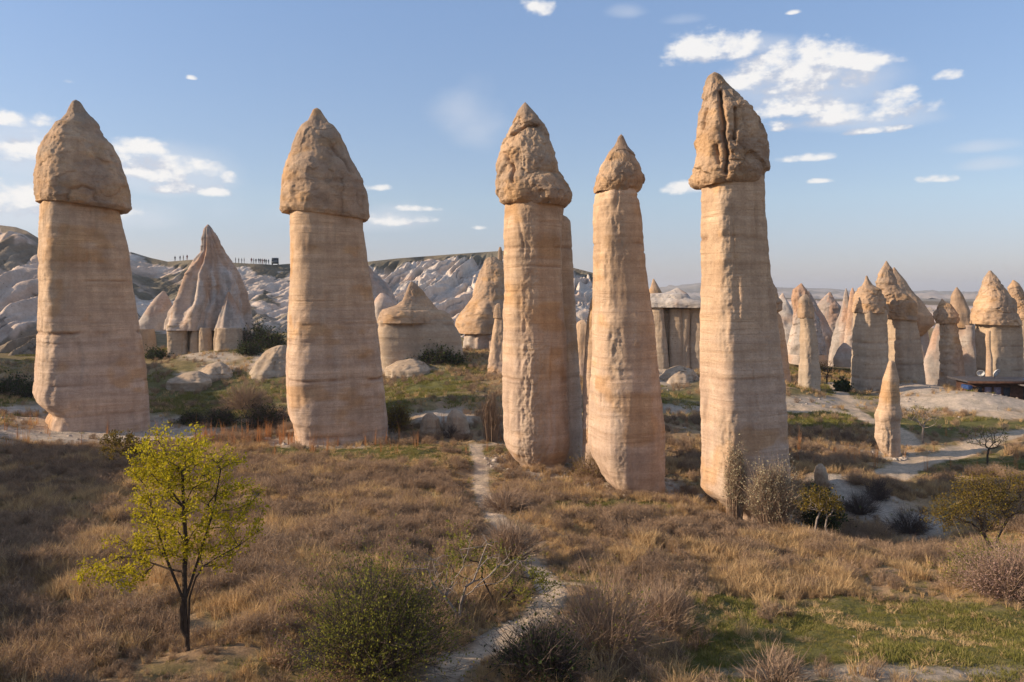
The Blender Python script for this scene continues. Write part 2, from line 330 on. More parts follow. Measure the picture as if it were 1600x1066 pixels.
def ground_h(x, y):
    x = np.asarray(x, float); y = np.asarray(y, float); sh = x.shape
    x = x.ravel(); y = y.ravel(); r = np.hypot(x, y)
    far = smooth(500, 900, r)
    z = base_h(x, y)*(1-far) + (-16)*far
    z = z + ridge_gauss(x, y, -40, 2, -52, 48, 9, 10.0, 10)        # unseen ridge added on the left to throw shade over the near ground
    z = z + ridge_gauss(x, y, -73, 72, -92, 102, 7, 16, 7)  # second unseen ridge, added to shade the slope behind the left pillars
    z = z + ridge_gauss(x, y, -17, 5, -23, 12.5, 3.5, 8.2, 2.5)  # small unseen ridge beside the camera, added to shade the bottom foreground
    near = smooth(160, 60, r)
    z = z + near*(0.30*fbm(x/9, y/9, 0, 3, 3)+0.16*fbm(x/2.3, y/2.3, 0, 3, 9)+0.055*fbm(x/0.6, y/0.6, 0, 2, 21))
    z = z + (1-near)*0.8*fbm(x/30, y/30, 0, 4, 4)
    # hummocks of dead weeds in the foreground
    f1, f2, cid = worley(x/2.4, y/2.4, np.zeros_like(x), 41)
    px, py = project(x, y, z)
    hum = smooth(740, 790, py)*smooth(1120, 1000, py)*smooth(1150, 950, px)
    z = z + 0.26*hum*np.maximum(0, 1-f1*1.5)*(cid > 0.35)*near
    return z.reshape(sh)

PATHS = [([(742,696),(752,730),(751,768),(776,825),(805,850),(826,885),(858,915),(863,938),(842,962),(803,985),(752,1014),(722,1036),(700,1066),(672,1130)], 0.42),
         ([(862,912),(915,917),(962,928)], 0.16),
         ([(742,698),(775,692),(815,684)], 0.22),
         ([(1660,664),(1600,677),(1560,686),(1505,699),(1465,714),(1430,722),(1395,742)], 1.15),
         ([(1660,652),(1600,651),(1550,652)], 1.3),
         ([(1225,642),(1280,641),(1335,648),(1375,664),(1420,690)], 1.0),
         ([(1300,598),(1322,630),(1345,650)], 0.8)]
def ray_ground(px, py):
    """where the view ray through a photo point meets the ground"""
    Y = np.exp(np.linspace(math.log(12), math.log(160), 900)); x = (px-800)/F*Y; z = (HY-py)/F*Y
    g = _gh_smooth(x, Y); below = np.nonzero(z < g)[0]
    i = below[0] if len(below) else len(Y)-1
    return x[i], Y[i]
def _gh_smooth(x, y): return base_h(x, y)
PW = []
for pts, w in PATHS:
    PW.append((np.array([ray_ground(*p) for p in pts]), w))
def path_dist(x, y):
    """signed distance to nearest path edge (negative = on the path)"""
    best = np.full(x.shape, 1e3)
    for pl, w in PW:
        for (x0, y0), (x1, y1) in zip(pl[:-1], pl[1:]):
            dx, dy = x1-x0, y1-y0; L2 = dx*dx+dy*dy+1e-9
            t = np.clip(((x-x0)*dx+(y-y0)*dy)/L2, 0, 1)
            best = np.minimum(best, np.hypot(x-x0-t*dx, y-y0-t*dy)-w)
    return best
GREEN = [(1420,1040,340,46,1.2),(1380,985,330,38,1.1),(1130,975,110,60,.8),(1400,1040,260,26,.7),(905,722,90,16,1),(800,728,50,22,.9),(905,758,110,14,.9),(1010,792,160,12,.8),(300,612,130,45,1.2),(430,605,70,35,1),(680,600,100,34,1),(620,640,40,30,.9),
         (1300,655,95,13,1.3),(1500,662,130,14,1.3),(1530,722,120,12,1.1),(600,706,170,12,1),(1400,738,60,8,.7),(1345,815,40,10,.6),(0,650,50,26,1.2),(905,905,46,14,.9),(790,880,30,50,.35),(1065,620,60,25,.8),(1290,605,60,14,.8),(140,780,200,20,.25),
         (1300,800,90,10,.4),(1200,880,120,10,.35),(640,720,160,10,.5),(330,560,80,25,.6)]
BARE = [(160,674,150,22,1.5),(40,640,60,8,.9),(1520,628,120,16,1.5),(1440,610,60,14,1),(1290,628,80,9,.9),(1345,790,80,30,1.2),(1420,825,60,30,1),(1300,755,30,14,1),(700,655,45,16,1.1),(620,577,60,7,1),(650,560,40,8,.8),(420,568,34,20,1.1),
        (1400,1052,260,12,.75),(330,556,60,9,.8),(300,585,30,4,.8),(345,575,30,6,.8),(1065,640,40,10,.8),(1040,585,60,18,.8),(870,975,50,30,.3),(800,1000,60,26,.6),(20,640,60,6,1)]
def field(lst, px, py, wob):
    r = np.zeros(px.shape)
    for (cx, cy, rx, ry, w) in lst:
        d = np.sqrt(((px-cx)/rx)**2+((py-cy)/ry)**2); r = np.maximum(r, w*smooth(1.5, 0.4, d+wob))
    return r
BASES = [(-36.9, 70, 5.2), (-14.1, 64, 4.3), (1.7, 54, 2.6), (7.2, 48, 2.5), (13.0, 44.5, 3.0), (29.4, 62.4, 1.2)]
def masks(x, y, z):
    px, py = project(x, y, z); n = 0.45*fbm(x/2.2, y/2.2, 0, 4, 71)
    n2 = 0.35*fbm(x/7, y/7, 0, 3, 75)
    g = np.clip(field(GREEN, px, py, n+n2)*1.2, 0, 1); b = np.clip(field(BARE, px, py, n*0.8), 0, 1)
    for bx, by, br in BASES: b = np.maximum(b, 0.75*smooth(br+1.9, br+0.3, np.hypot(x-bx, y-by)+0.9*n))
    far = smooth(95, 130, np.hypot(x, y)); g = np.clip(g*(1-far)+far*0.45*(1+n), 0, 1)
    g = np.clip(g*(1-b), 0, 1)
    p = smooth(0.12, -0.10, path_dist(x, y)+0.12*fbm(x*1.3, y*1.3, 0, 3, 81))
    return g, b, p, px, py

def build_ground():
    a = math.radians
    th = np.concatenate([np.radians(np.arange(-180, -48, 4.0)), np.radians(np.arange(-48, -38, 0.7)), np.radians(np.arange(-38, 38, 0.17)), np.radians(np.arange(38, 48, 0.7)), np.radians(np.arange(48, 180, 4.0))])
    R = np.concatenate([np.geomspace(0.6, 14, 22)[:-1], np.geomspace(14, 75, 330)[:-1], np.geomspace(75, 160, 110)[:-1], np.geomspace(160, 9000, 46)])
    T, RR = np.meshgrid(th, R); x = RR*np.sin(T); y = RR*np.cos(T); z = ground_h(x, y)
    g, b, p, px, py = masks(x, y, z)
    soil = np.array([0.30, 0.205, 0.125]); green = np.array([0.13, 0.125, 0.045]); bare = np.array([0.47, 0.40, 0.33]); path = np.array([0.50, 0.40, 0.30]); dry = np.array([0.38, 0.265, 0.155]); plainc = np.array([0.22, 0.19, 0.15])
    v = fbm(x/3.1, y/3.1, 0, 4, 91)[..., None]
    c = soil+(dry-soil)*smooth(-0.3, 0.5, v)
    c = c*(1-g[..., None])+green*g[..., None]
    gp = 0.55*smooth(0.05, 0.5, fbm(x/1.9, y/1.9, 0, 4, 95))*(1-g); c = c*(1-gp[..., None])+np.array([0.17, 0.15, 0.055])*gp[..., None]
    c = c*(1-b[..., None])+bare*b[..., None]
    f = smooth(200, 500, RR)[..., None]; c = c*(1-f)+plainc*f
    c = c*(1-p[..., None])+path*p[..., None]
    V = np.stack([x, y, z], -1).reshape(-1, 3); Cc = c.reshape(-1, 3)
    Q = grid_quads(len(R), len(th), wrap=True)[:, ::-1]
    pv = p.reshape(-1) > 0.5; pq = pv[Q].sum(1) >= 3
    yv = V[:, 1]; inpath = pq & (yv[Q[:, 0]] > 5)
    for nm, sel, lb in (('ground', ~inpath, None), ('path', inpath, None)):
        q = Q[sel]; used, inv = np.unique(q, return_inverse=True)
        o = link(nm, mesh_np(nm, V[used], inv.reshape(-1, 4), M_GROUND, Cc[used])); o['kind'] = 'structure'
    return
build_ground()

# ------------------------------------------------------------------ hills
def hill(name, sky, Ytop, Ybase, zbase, nu, nv, amp, gscale, colour_fn, seed, kind='structure', back=120, drop=0.006, gdir=0.9):
    """a hillside from its crest line (photo column, row) at Ytop, down to Ybase; gullies run down it"""
    sky = np.array(sky, float); pxs = np.linspace(sky[0, 0], sky[-1, 0], nu); top = np.interp(pxs, sky[:, 0], sky[:, 1])
    yt = Ytop*(1+0.04*fbm(pxs/120, 0, 0, 3, seed)); yb = Ybase*(1+0.07*fbm(pxs/90, 5, 0, 3, seed+3))
    v = np.linspace(0, 1, nv)[:, None]; U = np.broadcast_to(pxs[None, :], (nv, nu))
    zt = (HY-top)/F*yt
    X0 = (pxs-800)/F
    Y = yt[None, :]+(yb-yt)[None, :]*v
    prof = v**0.85
    Z = zt[None, :]+(zbase-zt)[None, :]*prof
    X = X0[None, :]*yt[None, :]*(1-v)+X0[None, :]*yb[None, :]*v
    # gullies: ridged noise elongated downhill, warped, bending left as it descends
    s = X/gscale; w = v*abs(Ytop-Ybase)/gscale
    wx = s+0.45*fbm(s*0.6, w*0.22, 0, 3, seed+7)+gdir*w*0.24
    r = -ridged(wx, w*0.10, 0, 4, seed+11, 0.42)
    r2 = -ridged(wx*2.6+3, w*0.30, 1.3, 3, seed+19, 0.45)
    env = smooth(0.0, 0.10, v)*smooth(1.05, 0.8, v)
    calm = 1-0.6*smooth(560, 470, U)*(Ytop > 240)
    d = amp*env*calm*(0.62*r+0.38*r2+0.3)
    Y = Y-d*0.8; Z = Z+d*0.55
    Z = Z+0.35*fbm(X/3, Y/3, 0, 3, seed+2)*(Ytop/200)*smooth(0, 0.05, v)
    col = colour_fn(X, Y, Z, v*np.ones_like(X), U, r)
    nb = 6; tb = np.linspace(1, 0, nb+1)[:-1, None]
    Yb = yt[None, :]+tb*back; Xb = X0[None, :]*Yb; Zb = zt[None, :]-drop*tb*back+0*Yb
    colb = np.broadcast_to(np.array([0.17, 0.14, 0.10]), Xb.shape+(3,))
    X = np.vstack([Xb, X]); Y = np.vstack([Yb, Y]); Z = np.vstack([Zb, Z]); col = np.concatenate([colb, col])
    V = np.stack([X, Y, Z], -1).reshape(-1, 3)
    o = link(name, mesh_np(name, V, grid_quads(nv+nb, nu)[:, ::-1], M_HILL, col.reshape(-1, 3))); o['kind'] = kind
    return o
def lerp3(a, b, t): return np.array(a)*(1-t[..., None])+np.array(b)*t[..., None]
def col_mid(X, Y, Z, v, U, r):
    n = fbm(X/14, Y/14, Z/9, 4, 5)
    c = lerp3((0.55, 0.49, 0.43), (0.58, 0.46, 0.37), smooth(-0.4, 0.5, n+0.5*(v-0.5)))
    veg = smooth(0.15, 0.4, fbm(X/9, Y/14, 0, 4, 8)+smooth(0.10, 0.0, v)*1.1-0.12+0.2*smooth(0.3, 0, v)+0.25*smooth(-0.5,-0.9,r)-0.1)
    veg = np.maximum(veg, smooth(1.3, 0.6, np.hypot((U-255-(v-0.3)*260)/70, (v-0.33)/0.16)+0.35*n))
    veg = veg*(1-0.85*smooth(520, 600, U)*smooth(0.06, 0.12, v))*(1-0.35*smooth(0.5, 0.7, v))
    c = c*(1-veg[..., None]*0.85)+np.array([0.10, 0.09, 0.055])*veg[..., None]*0.85
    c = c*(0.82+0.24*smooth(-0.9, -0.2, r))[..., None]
    return c
def col_left(X, Y, Z, v, U, r):
    n = fbm(X/10, Y/10, Z/6, 4, 15)
    c = lerp3((0.52, 0.42, 0.35), (0.57, 0.48, 0.41), smooth(-0.4, 0.4, n))
    veg = smooth(0.3, 0.5, fbm(X/6, Y/8, 0, 4, 18)+smooth(0.07, 0.0, v))
    return c*(1-veg[..., None]*0.7)+np.array([0.13, 0.11, 0.07])*veg[..., None]*0.7
def col_pale(X, Y, Z, v, U, r):
    n = fbm(X/25, Y/25, Z/9, 4, 25)
    c = lerp3((0.46, 0.38, 0.34), (0.54, 0.46, 0.41), smooth(-0.4, 0.4, n))
    veg = smooth(0.2, 0.4, fbm(X/20, Y/40, 0, 4, 28)-0.05)
    return c*(1-veg[..., None]*0.5)+np.array([0.2, 0.17, 0.11])*veg[..., None]*0.5
def col_far(X, Y, Z, v, U, r):
    n = fbm(X/400, Y/400, Z/80, 4, 35)
    return lerp3((0.24, 0.22, 0.19), (0.42, 0.37, 0.33), smooth(-0.3, 0.5, n))
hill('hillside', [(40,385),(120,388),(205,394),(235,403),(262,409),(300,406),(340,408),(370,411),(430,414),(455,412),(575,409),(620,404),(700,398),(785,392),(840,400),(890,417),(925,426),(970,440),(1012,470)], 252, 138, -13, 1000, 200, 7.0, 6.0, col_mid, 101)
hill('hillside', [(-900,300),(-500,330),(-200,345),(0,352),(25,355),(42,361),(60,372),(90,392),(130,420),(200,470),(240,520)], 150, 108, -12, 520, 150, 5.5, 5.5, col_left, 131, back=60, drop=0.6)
hill('hillside', [(1130,470),(1215,468),(1300,472),(1345,472),(1450,478),(1530,480),(1600,478),(1800,470),(2100,460),(2600,430)], 420, 190, -14, 400, 60, 6, 18, col_pale, 161, back=400)
hill('mountains', [(-1500,430),(-700,436),(0,444),(800,452),(960,455),(1020,452),(1055,447),(1100,441),(1150,445),(1200,449),(1300,451),(1350,457),(1450,455),(1520,456),(1600,457),(1800,450),(2400,440),(3500,436)], 3600, 1500, -20, 500, 40, 30, 180, col_far, 191, back=900)

# ------------------------------------------------------------------ rock formations
def rock_part(L_, R_, Yd, nth=180, nrow=300, rot=0.0, n=3.0, depth=0.9, colour='shaft', seed=1, amp=1.0, bands=(), rough=None, base=None, cap_under=False,
              cracks=0.0, scallop=0.0, yoff=0.0, blocky=1.0, bury=True, tip=0.03, crev=()):
    """a rock body lofted from its left and right outline (photo points, top to bottom) at distance Yd; returns world vertices, quads and colours"""
    L_ = np.array(L_, float); R_ = np.array(R_, float)
    if bury:
        for A in (L_, R_):
            pass
        L_ = np.vstack([L_, L_[-1]+[0, 1.2*F/Yd]]); R_ = np.vstack([R_, R_[-1]+[0, 1.2*F/Yd]])
    tl = (L_[:, 1]-L_[0, 1])/(L_[-1, 1]-L_[0, 1]); tr = (R_[:, 1]-R_[0, 1])/(R_[-1, 1]-R_[0, 1])
    t = np.linspace(0, 1, nrow)
    if tip: t = t**1.0; t[1:] = tip*0.2+(1-tip*0.2)*t[1:]
    xl, yl = np.interp(t, tl, L_[:, 0]), np.interp(t, tl, L_[:, 1]); xr, yr = np.interp(t, tr, R_[:, 0]), np.interp(t, tr, R_[:, 1])
    def sm(a, k=2):
        for _ in range(k):
            b = a.copy(); b[1:-1] = (a[:-2]+2*a[1:-1]+a[2:])/4; a = b
        return a
    kk = max(1, nrow//60); xl, xr, yl, yr = sm(xl, kk), sm(xr, kk), sm(yl, kk), sm(yr, kk)
    cx0 = (L_[:, 0].mean()+R_[:, 0].mean())/2; az = math.atan((cx0-800)/F); ca = math.cos(az); sa = math.sin(az)
    Xl = (xl-800)/F*Yd; Xr = (xr-800)/F*Yd; hw = (Xr-Xl)/2*ca; cX = (Xl+Xr)/2
    Zl = (HY-yl)/F*Yd; Zr = (HY-yr)/F*Yd
    th = np.linspace(0, 2*math.pi, nth, endpoint=False)[None, :]; zc = ((Zl+Zr)/2)[:, None]
    a = th-rot
    r = (np.abs(np.cos(a))**n+np.abs(np.sin(a)/depth)**n)**(-1/n)
    # slow change of the section with height, lobes and buttresses
    r = r*(1+0.035*blocky*fbm(np.cos(th)*1.6+seed*3.1, np.sin(th)*1.6, zc/5, 3, seed+5)+scallop*fbm(np.cos(th)*2.6, np.sin(th)*2.6, zc/12, 2, seed+6))
    xu = r*np.cos(th); yu = r*np.sin(th)
    mn = xu.min(1, keepdims=True); mx = xu.max(1, keepdims=True)
    xs = (xu-mn)/(mx-mn)*2-1                                  # -1..1 across the outline
    H = hw[:, None]; Hs = np.maximum(H, 0.02)
    lx = xs*Hs; ly = yu*2/(mx-mn)*Hs
    z = Zl[:, None]*(1-xs)/2+Zr[:, None]*(1+xs)/2
    # dome the very top
    # radial displacement
    rad = np.sqrt(lx**2+ly**2)+1e-6; nx, ny = lx/rad, ly/rad
    gx = cX[:, None]+lx*ca; gy = Yd+yoff+ly
    fade = smooth(0, 1.2, Hs)
    sf = 0.55 if colour in ('shaft', 'pale') else 1.0; D = amp*sf*(0.06*fbm(gx/1.1, gy/1.1, z/1.4, 4, seed+1)+0.14*fbm(gx/3, gy/3, z/6, 3, seed+2))*fade
    if colour in ('shaft', 'pale'):
        st = fbm(gx/9, gy/9, z*1.9, 4, seed+8, 0.6); D = D+amp*0.028*st*fade+amp*(0.045*fbm(gx*1.3, gy*1.3, z/7, 4, seed+31, 0.55)-0.09*smooth(0.72, 0.95, ridged(gx*0.55, gy*0.55, z/9, 2, seed+33)))*fade
    rm = np.zeros_like(z)
    if rough is not None:
        for (pc, wd, p0, p1, am) in rough:     # column, half width, rows, strength: flaked vertical strips
            pxs = 800+F*gx/Yd; pys = HY-F*z/Yd; front = (ly < 0.15*Hs)
            m = smooth(1.3, 0.5, np.abs(pxs-pc-6*fbm(0, 0, z/2.5, 3, seed+40))/wd+0.35*fbm(gx/1.0, gy/1.0, z/1.2, 3, seed+41))*smooth(p0-15, p0+15, pys)*smooth(p1+15, p1-15, pys)*front
            rm = np.maximum(rm, m*am)
        D = D+rm*(0.09*ridged(gx*2.4, gy*2.4, z*0.8, 5, seed+43, 0.6)-0.07+0.05*fbm(gx*4, gy*4, z*3.2, 4, seed+44, 0.6))
    cav = np.zeros_like(z)
    if cracks:
        w1, w2, cid = worley(gx/1.7+0.7*fbm(gx/1.5, gy/1.5, z/1.5, 3, 5), gy/1.7, z/2.6+0.5*fbm(gx, gy, z, 2, 6), seed+60)
        cr = smooth(0.16, 0.0, w2-w1); D = D+cracks*(0.26*(cid-0.5)-0.05*cr*(cid>0.5))*fade; cav = np.maximum(cav, 0.5*cr*cracks*(cid > 0.5))
        w1, w2, cid = worley(gx/0.7, gy/0.7, z/0.9, seed+64)
        D = D+cracks*(0.05*(cid-0.5)-0.02*smooth(0.2, 0.0, w2-w1))*fade
        D = D+cracks*(0.16*ridged(gx*0.7, gy*0.7, z*0.35, 5, seed+66, 0.6)+0.07*fbm(gx*2.2, gy*2.2, z*2, 4, seed+68, 0.65))*fade
    if colour in ('shaft', 'pale', 'cap'):
        # flaking along the corners of the squarish section
        k4 = np.abs(((th-rot+math.pi/4) % (math.pi/2))-math.pi/4); co = np.exp(-((k4-math.atan(1)*1.0)/0.22)**2) if False else np.exp(-((math.pi/4-k4)/0.24)**2)
        co = co*smooth(-0.5, 0.3, fbm(gx/2, gy/2, z/2.2, 3, seed+47)); D = D+amp*co*fade*(0.10*ridged(gx*1.8, gy*1.8, z*1.1, 5, seed+48, 0.6)-0.09)
    bd = np.zeros_like(z)
    for pts_, wd, dep in crev:
        pxs = 800+F*(gx)/Yd; pys = HY-F*z/Yd; dd = np.full(z.shape, 1e3)
        pxs = pxs+2.0*fbm(z*1.5, gx*0, 0, 3, seed+90); pys = pys+1.5*fbm(gx*1.5, z*0, 0, 3, seed+91)
        for (ax, ay), (bx, by) in zip(pts_[:-1], pts_[1:]):
            ex, ey = bx-ax, by-ay; tt = np.clip(((pxs-ax)*ex+(pys-ay)*ey)/(ex*ex+ey*ey), 0, 1); dd = np.minimum(dd, np.hypot(pxs-ax-tt*ex, pys-ay-tt*ey))
        k = np.exp(-(dd/wd)**2)*(ly < 0); D = D-dep*k; bd = np.maximum(bd, 0.45*k)
    for (py, dep, wd, dark) in bands:
        zb = (HY-py)/F*Yd+0.05*fbm(gx/1.5, gy/1.5, 0, 3, seed+int(py)); k = np.exp(-((z-zb)/wd)**2)*(0.55+0.6*np.clip(vnoise(gx*1.3, gy*1.3, 0, seed+py)+0.3, 0, 1))
        k2 = k*smooth(-0.55, 0.35, fbm(gx/1.6, gy/1.6, z/3, 3, seed+int(py)+9)); D = D-dep*k2; bd = np.maximum(bd, dark*k2)
    lx = lx+nx*D; ly = ly+ny*D
    gx = cX[:, None]+lx*ca-(ly)*0*sa; X = cX[:, None]+lx*ca+ly*sa; Y = Yd+yoff+ly*ca-lx*sa; 
    # stone colours, darker along bands, crevices and cracks
    u = (z-z.min())/(z.max()-z.min()+1e-6); nn = fbm(X/2.5, Y/2.5, z/2.5, 4, seed+70); nb = fbm(X/12, Y/12, z*1.3, 4, seed+71, 0.6)
    one = lambda c: np.broadcast_to(np.array(c, float), z.shape+(3,))
    if colour == 'shaft':
        c = lerp3((0.54, 0.42, 0.335), (0.52, 0.38, 0.26), smooth(0.2, 0.75, u+0.15*nb))
        c = c*(1+0.10*nb[..., None]); o = smooth(0.25, 0.7, fbm(X/2.5, Y/2.5, z/1.6, 3, seed+73)); c = c*(1-0.5*o[..., None])+np.array([0.50, 0.29, 0.12])*0.5*o[..., None]
    elif colour == 'pale':
        c = lerp3((0.42, 0.36, 0.29), (0.44, 0.35, 0.26), smooth(0.2, 0.8, u+0.2*nb))*(1+0.08*nb[..., None])
    elif colour == 'white':
        c = lerp3((0.50, 0.46, 0.42), (0.50, 0.39, 0.32), smooth(-0.2, 0.6, nn+u-0.5))
    elif colour == 'pink':
        c = lerp3((0.50, 0.43, 0.38), (0.45, 0.32, 0.25), smooth(0.35, 0.75, u+0.25*nn))
        sk = fbm(X/1.3, Y/1.3, z/10, 4, seed+72); c = c+(np.array([0.30, 0.285, 0.27])-c)*(0.75*smooth(0.05, 0.45, sk))[..., None]; c = c+(np.array([0.46, 0.29, 0.18])-c)*(0.6*smooth(0.0, 0.5, -sk+0.5*(u-0.6)))[..., None]
    else:
        c = lerp3((0.50, 0.355, 0.235), (0.385, 0.285, 0.205), smooth(-0.35, 0.35, nn+0.5*(u-0.4)))
        li = smooth(0.1, 0.5, fbm(X/1.2, Y/1.2, z/1.2, 4, seed+75)+0.7*(u-0.75)); c = c*(1-0.45*li[..., None])+np.array([0.30, 0.255, 0.205])*0.45*li[..., None]
        o = smooth(0.0, 0.6, fbm(X/2, Y/2, z/0.9, 3, seed+77)+0.4*(0.3-u)); c = c*(1-0.5*o[..., None])+np.array([0.46, 0.28, 0.13])*0.5*o[..., None]
    c = c*(1-0.62*bd[..., None]*np.array([0.85, 1, 1.08]))
    c = c*(1-0.4*np.clip(cav, 0, 1)[..., None])
    if rough is not None: c = c*(1-0.5*rm[..., None])+np.array([0.46, 0.375, 0.285])*0.5*rm[..., None]
    V = np.stack([X, Y, z], -1)
    if cap_under:
        # the underside of an overhanging cap
        rings = []; cc = []
        mid = V[-1].mean(0)
        for s_ in (0.93, 0.8, 0.5):
            rg = mid+(V[-1]-mid)*s_; rg[:, 2] = V[-1][:, 2]+(0.04 if s_ > 0.9 else 0.10); rings.append(rg); cc.append(c[-1])
        V = np.concatenate([V, np.array(rings)]); c = np.concatenate([c, np.array(cc)])
    nr = V.shape[0]; Vf = V.reshape(-1, 3); cf = c.reshape(-1, 3)
    Q = grid_quads(nr, nth, wrap=True)[:, ::-1]
    topc = len(Vf); tm = V[0].mean(0); tm[2] = V[0][:, 2].max()+0.02; Vf = np.vstack([Vf, tm]); cf = np.vstack([cf, c[0].mean(0)])
    j = np.arange(nth); tr = np.stack([np.full(nth, topc), j, (j+1) % nth], -1)
    return Vf, Q, tr, cf, (float(cX[-1]), Yd+yoff, float(min(Zl[-1], Zr[-1])))

def formation(name, parts, label, cat, group=None):
    """parts: list of (part name, kwargs of rock_part, material)"""
    built = [(nm, rock_part(**kw), mat) for nm, kw, mat in parts]
    base = built[-1][1][4]; org = np.array([base[0], base[1], float(ground_h(np.array([base[0]]), np.array([base[1]]))[0])])
    if len(built) == 1:
        V, Q, tr, cf, _ = built[0][1]; o = link(name, mesh_np(name, V-org, Q, built[0][2], cf, tris=tr), loc=org)
        return tag(o, label, cat, group)
    root = bpy.data.objects.new(name, None); COL.objects.link(root); root.location = org; tag(root, label, cat, group)
    for nm, (V, Q, tr, cf, _), mat in built:
        link(nm, mesh_np(nm, V-org, Q, mat, cf, tris=tr), root)
    return root

GRP = 'tall rock pillars in the foreground valley'
# --- pillar 1 (far left)
formation('rock_pillar', [
 ('cap', dict(L_=[(118,156),(113,158),(111,161),(103,180),(93,190),(84,195),(70,217),(62,235),(59,245),(56,274),(55,308),(58,318)], R_=[(119,156),(124,158),(127,161),(137,177),(153,192),(162,211),(175,224),(187,249),(198,277),(206,302),(207,326),(200,331)],
   Yd=70, nth=210, nrow=170, rot=0.14, n=2.9, depth=0.95, colour='cap', seed=11, amp=1.3, cracks=0.75, cap_under=True, bury=False, bands=[(262,0.05,0.3,0.2)], crev=[([(113,319),(116,304),(129,298),(142,303),(146,318)],2.2,0.16)]), M_CAP),
 ('shaft', dict(L_=[(66,312),(62,321),(61,349),(60,460),(59,490),(58,520),(56,545),(54,590),(52.5,612),(56,622),(72,635),(80,642),(74,650),(70,664)], R_=[(180,312),(189,330),(194,355),(203,392),(208,442),(216,494),(220,520),(225,556),(231,600),(234,628),(234,651),(236,664)],
   Yd=70, nth=220, nrow=340, rot=0.14, n=5.0, depth=0.95, colour='shaft', seed=12, amp=1.0, bands=[(412,0.12,0.3,0.55),(418,0.08,0.5,0.35),(440,0.06,0.10,0.4),(518,0.22,0.16,0.75),(533,0.05,0.08,0.3),(594,0.07,0.10,0.5),(640,0.05,0.1,0.3)], rough=[(84,9,330,600,0.7),(74,10,318,345,0.5)]), M_ROCK)],
 'broad pillar on far left with brown overhanging cap and pale base mound', 'rock pillar', GRP)
# --- pillar 2
formation('rock_pillar', [
 ('cap', dict(L_=[(494,169),(489,171),(487,177),(480,191),(470,201),(462,211),(457,228),(454,241),(448,252),(444,265),(442,282),(440.5,305),(440.5,327),(446,333)], R_=[(496,169),(500,171),(504,178),(511,191),(521,200),(531,211),(542,234),(553,254),(560,266),(567,279),(573,300),(574,320),(573.5,338),(571,345)],
   Yd=64, nth=210, nrow=170, rot=0.10, n=2.9, depth=0.95, colour='cap', seed=21, amp=1.2, cracks=0.55, cap_under=True, bury=False, bands=[(290,0.10,0.2,0.35)], crev=[([(520,238),(533,255),(541,272)],3,0.22),([(532,284),(530,345)],1.5,0.10)]), M_CAP),
 ('shaft', dict(L_=[(453,330),(452,340),(453,368),(454,408),(454,446),(451,502),(448,567),(448,626),(450,648),(456,660),(459,676)], R_=[(568,338),(568,360),(572,386),(574,408),(578,431),(583,465),(589,502),(596,555),(601,610),(605,666),(606,684)],
   Yd=64, nth=220, nrow=340, rot=0.12, n=4.2, depth=0.95, colour='shaft', seed=22, amp=0.9, bands=[(530,0.06,0.12,0.35),(588,0.16,0.12,0.65),(505,0.05,0.1,0.3),(470,0.04,0.08,0.25),(672,0.12,0.18,0.4)]), M_ROCK)],
 'smooth broad pillar with bell shaped cap, second from left, mostly in shade', 'rock pillar', GRP)
# --- pillar 3
formation('rock_pillar', [
 ('cap', dict(L_=[(820,160),(817,163),(811,173),(804,196),(793,219),(784,239),(779,256),(776,282),(776,303),(781,316),(787,320)], R_=[(821,160),(824,163),(829,170),(838,182),(846,193),(855,214),(862,232),(869,250),(874,266),(879,278),(886,289),(892,304),(891,315),(884,324)],
   Yd=54, nth=210, nrow=190, rot=0.20, n=2.7, depth=0.9, colour='cap', seed=31, amp=1.2, cracks=1.0, cap_under=True, bury=False, bands=[(273,0.10,0.12,0.4)], crev=[([(800,215),(812,207),(826,202),(841,201)],2.2,0.35),([(791,243),(800,268),(802,290)],2.5,0.25)], rough=[(835,22,215,270,0.8)]), M_CAP),
 ('shaft', dict(L_=[(787,308),(787,322),(786,381),(787,450),(786,484),(785,560),(785,619),(786,683),(789,696),(793,704),(800,714),(811,723)], R_=[(880,312),(880,325),(877,345),(877,380),(879,450),(884,518),(886,600),(888,650),(889,686),(886,712),(882,726)],
   Yd=54, nth=220, nrow=360, rot=0.42, n=2.7, depth=0.88, colour='shaft', seed=32, amp=1.1, bands=[(388,0.08,0.10,0.45),(418,0.05,0.08,0.35),(455,0.04,0.06,0.3),(588,0.07,0.09,0.5),(350,0.03,0.06,0.2)], rough=[(826,13,330,480,0.8),(832,24,530,720,1.0),(800,6,600,700,0.4)]), M_ROCK),
 ('buttress', dict(L_=[(872,336),(862,345),(852,400),(850,500),(852,600),(856,700)], R_=[(886,339),(892,345),(894,398),(896,450),(900,484),(907,568),(911,653),(916,706)],
   Yd=56.3, nth=120, nrow=260, rot=0.62, n=3.4, depth=0.8, colour='shaft', seed=33, amp=0.9, bands=[(388,0.06,0.1,0.4),(588,0.06,0.09,0.4)]), M_ROCK)],
 'rounded pillar with sharp pointed cracked cap and a slab at its right', 'rock pillar', GRP)
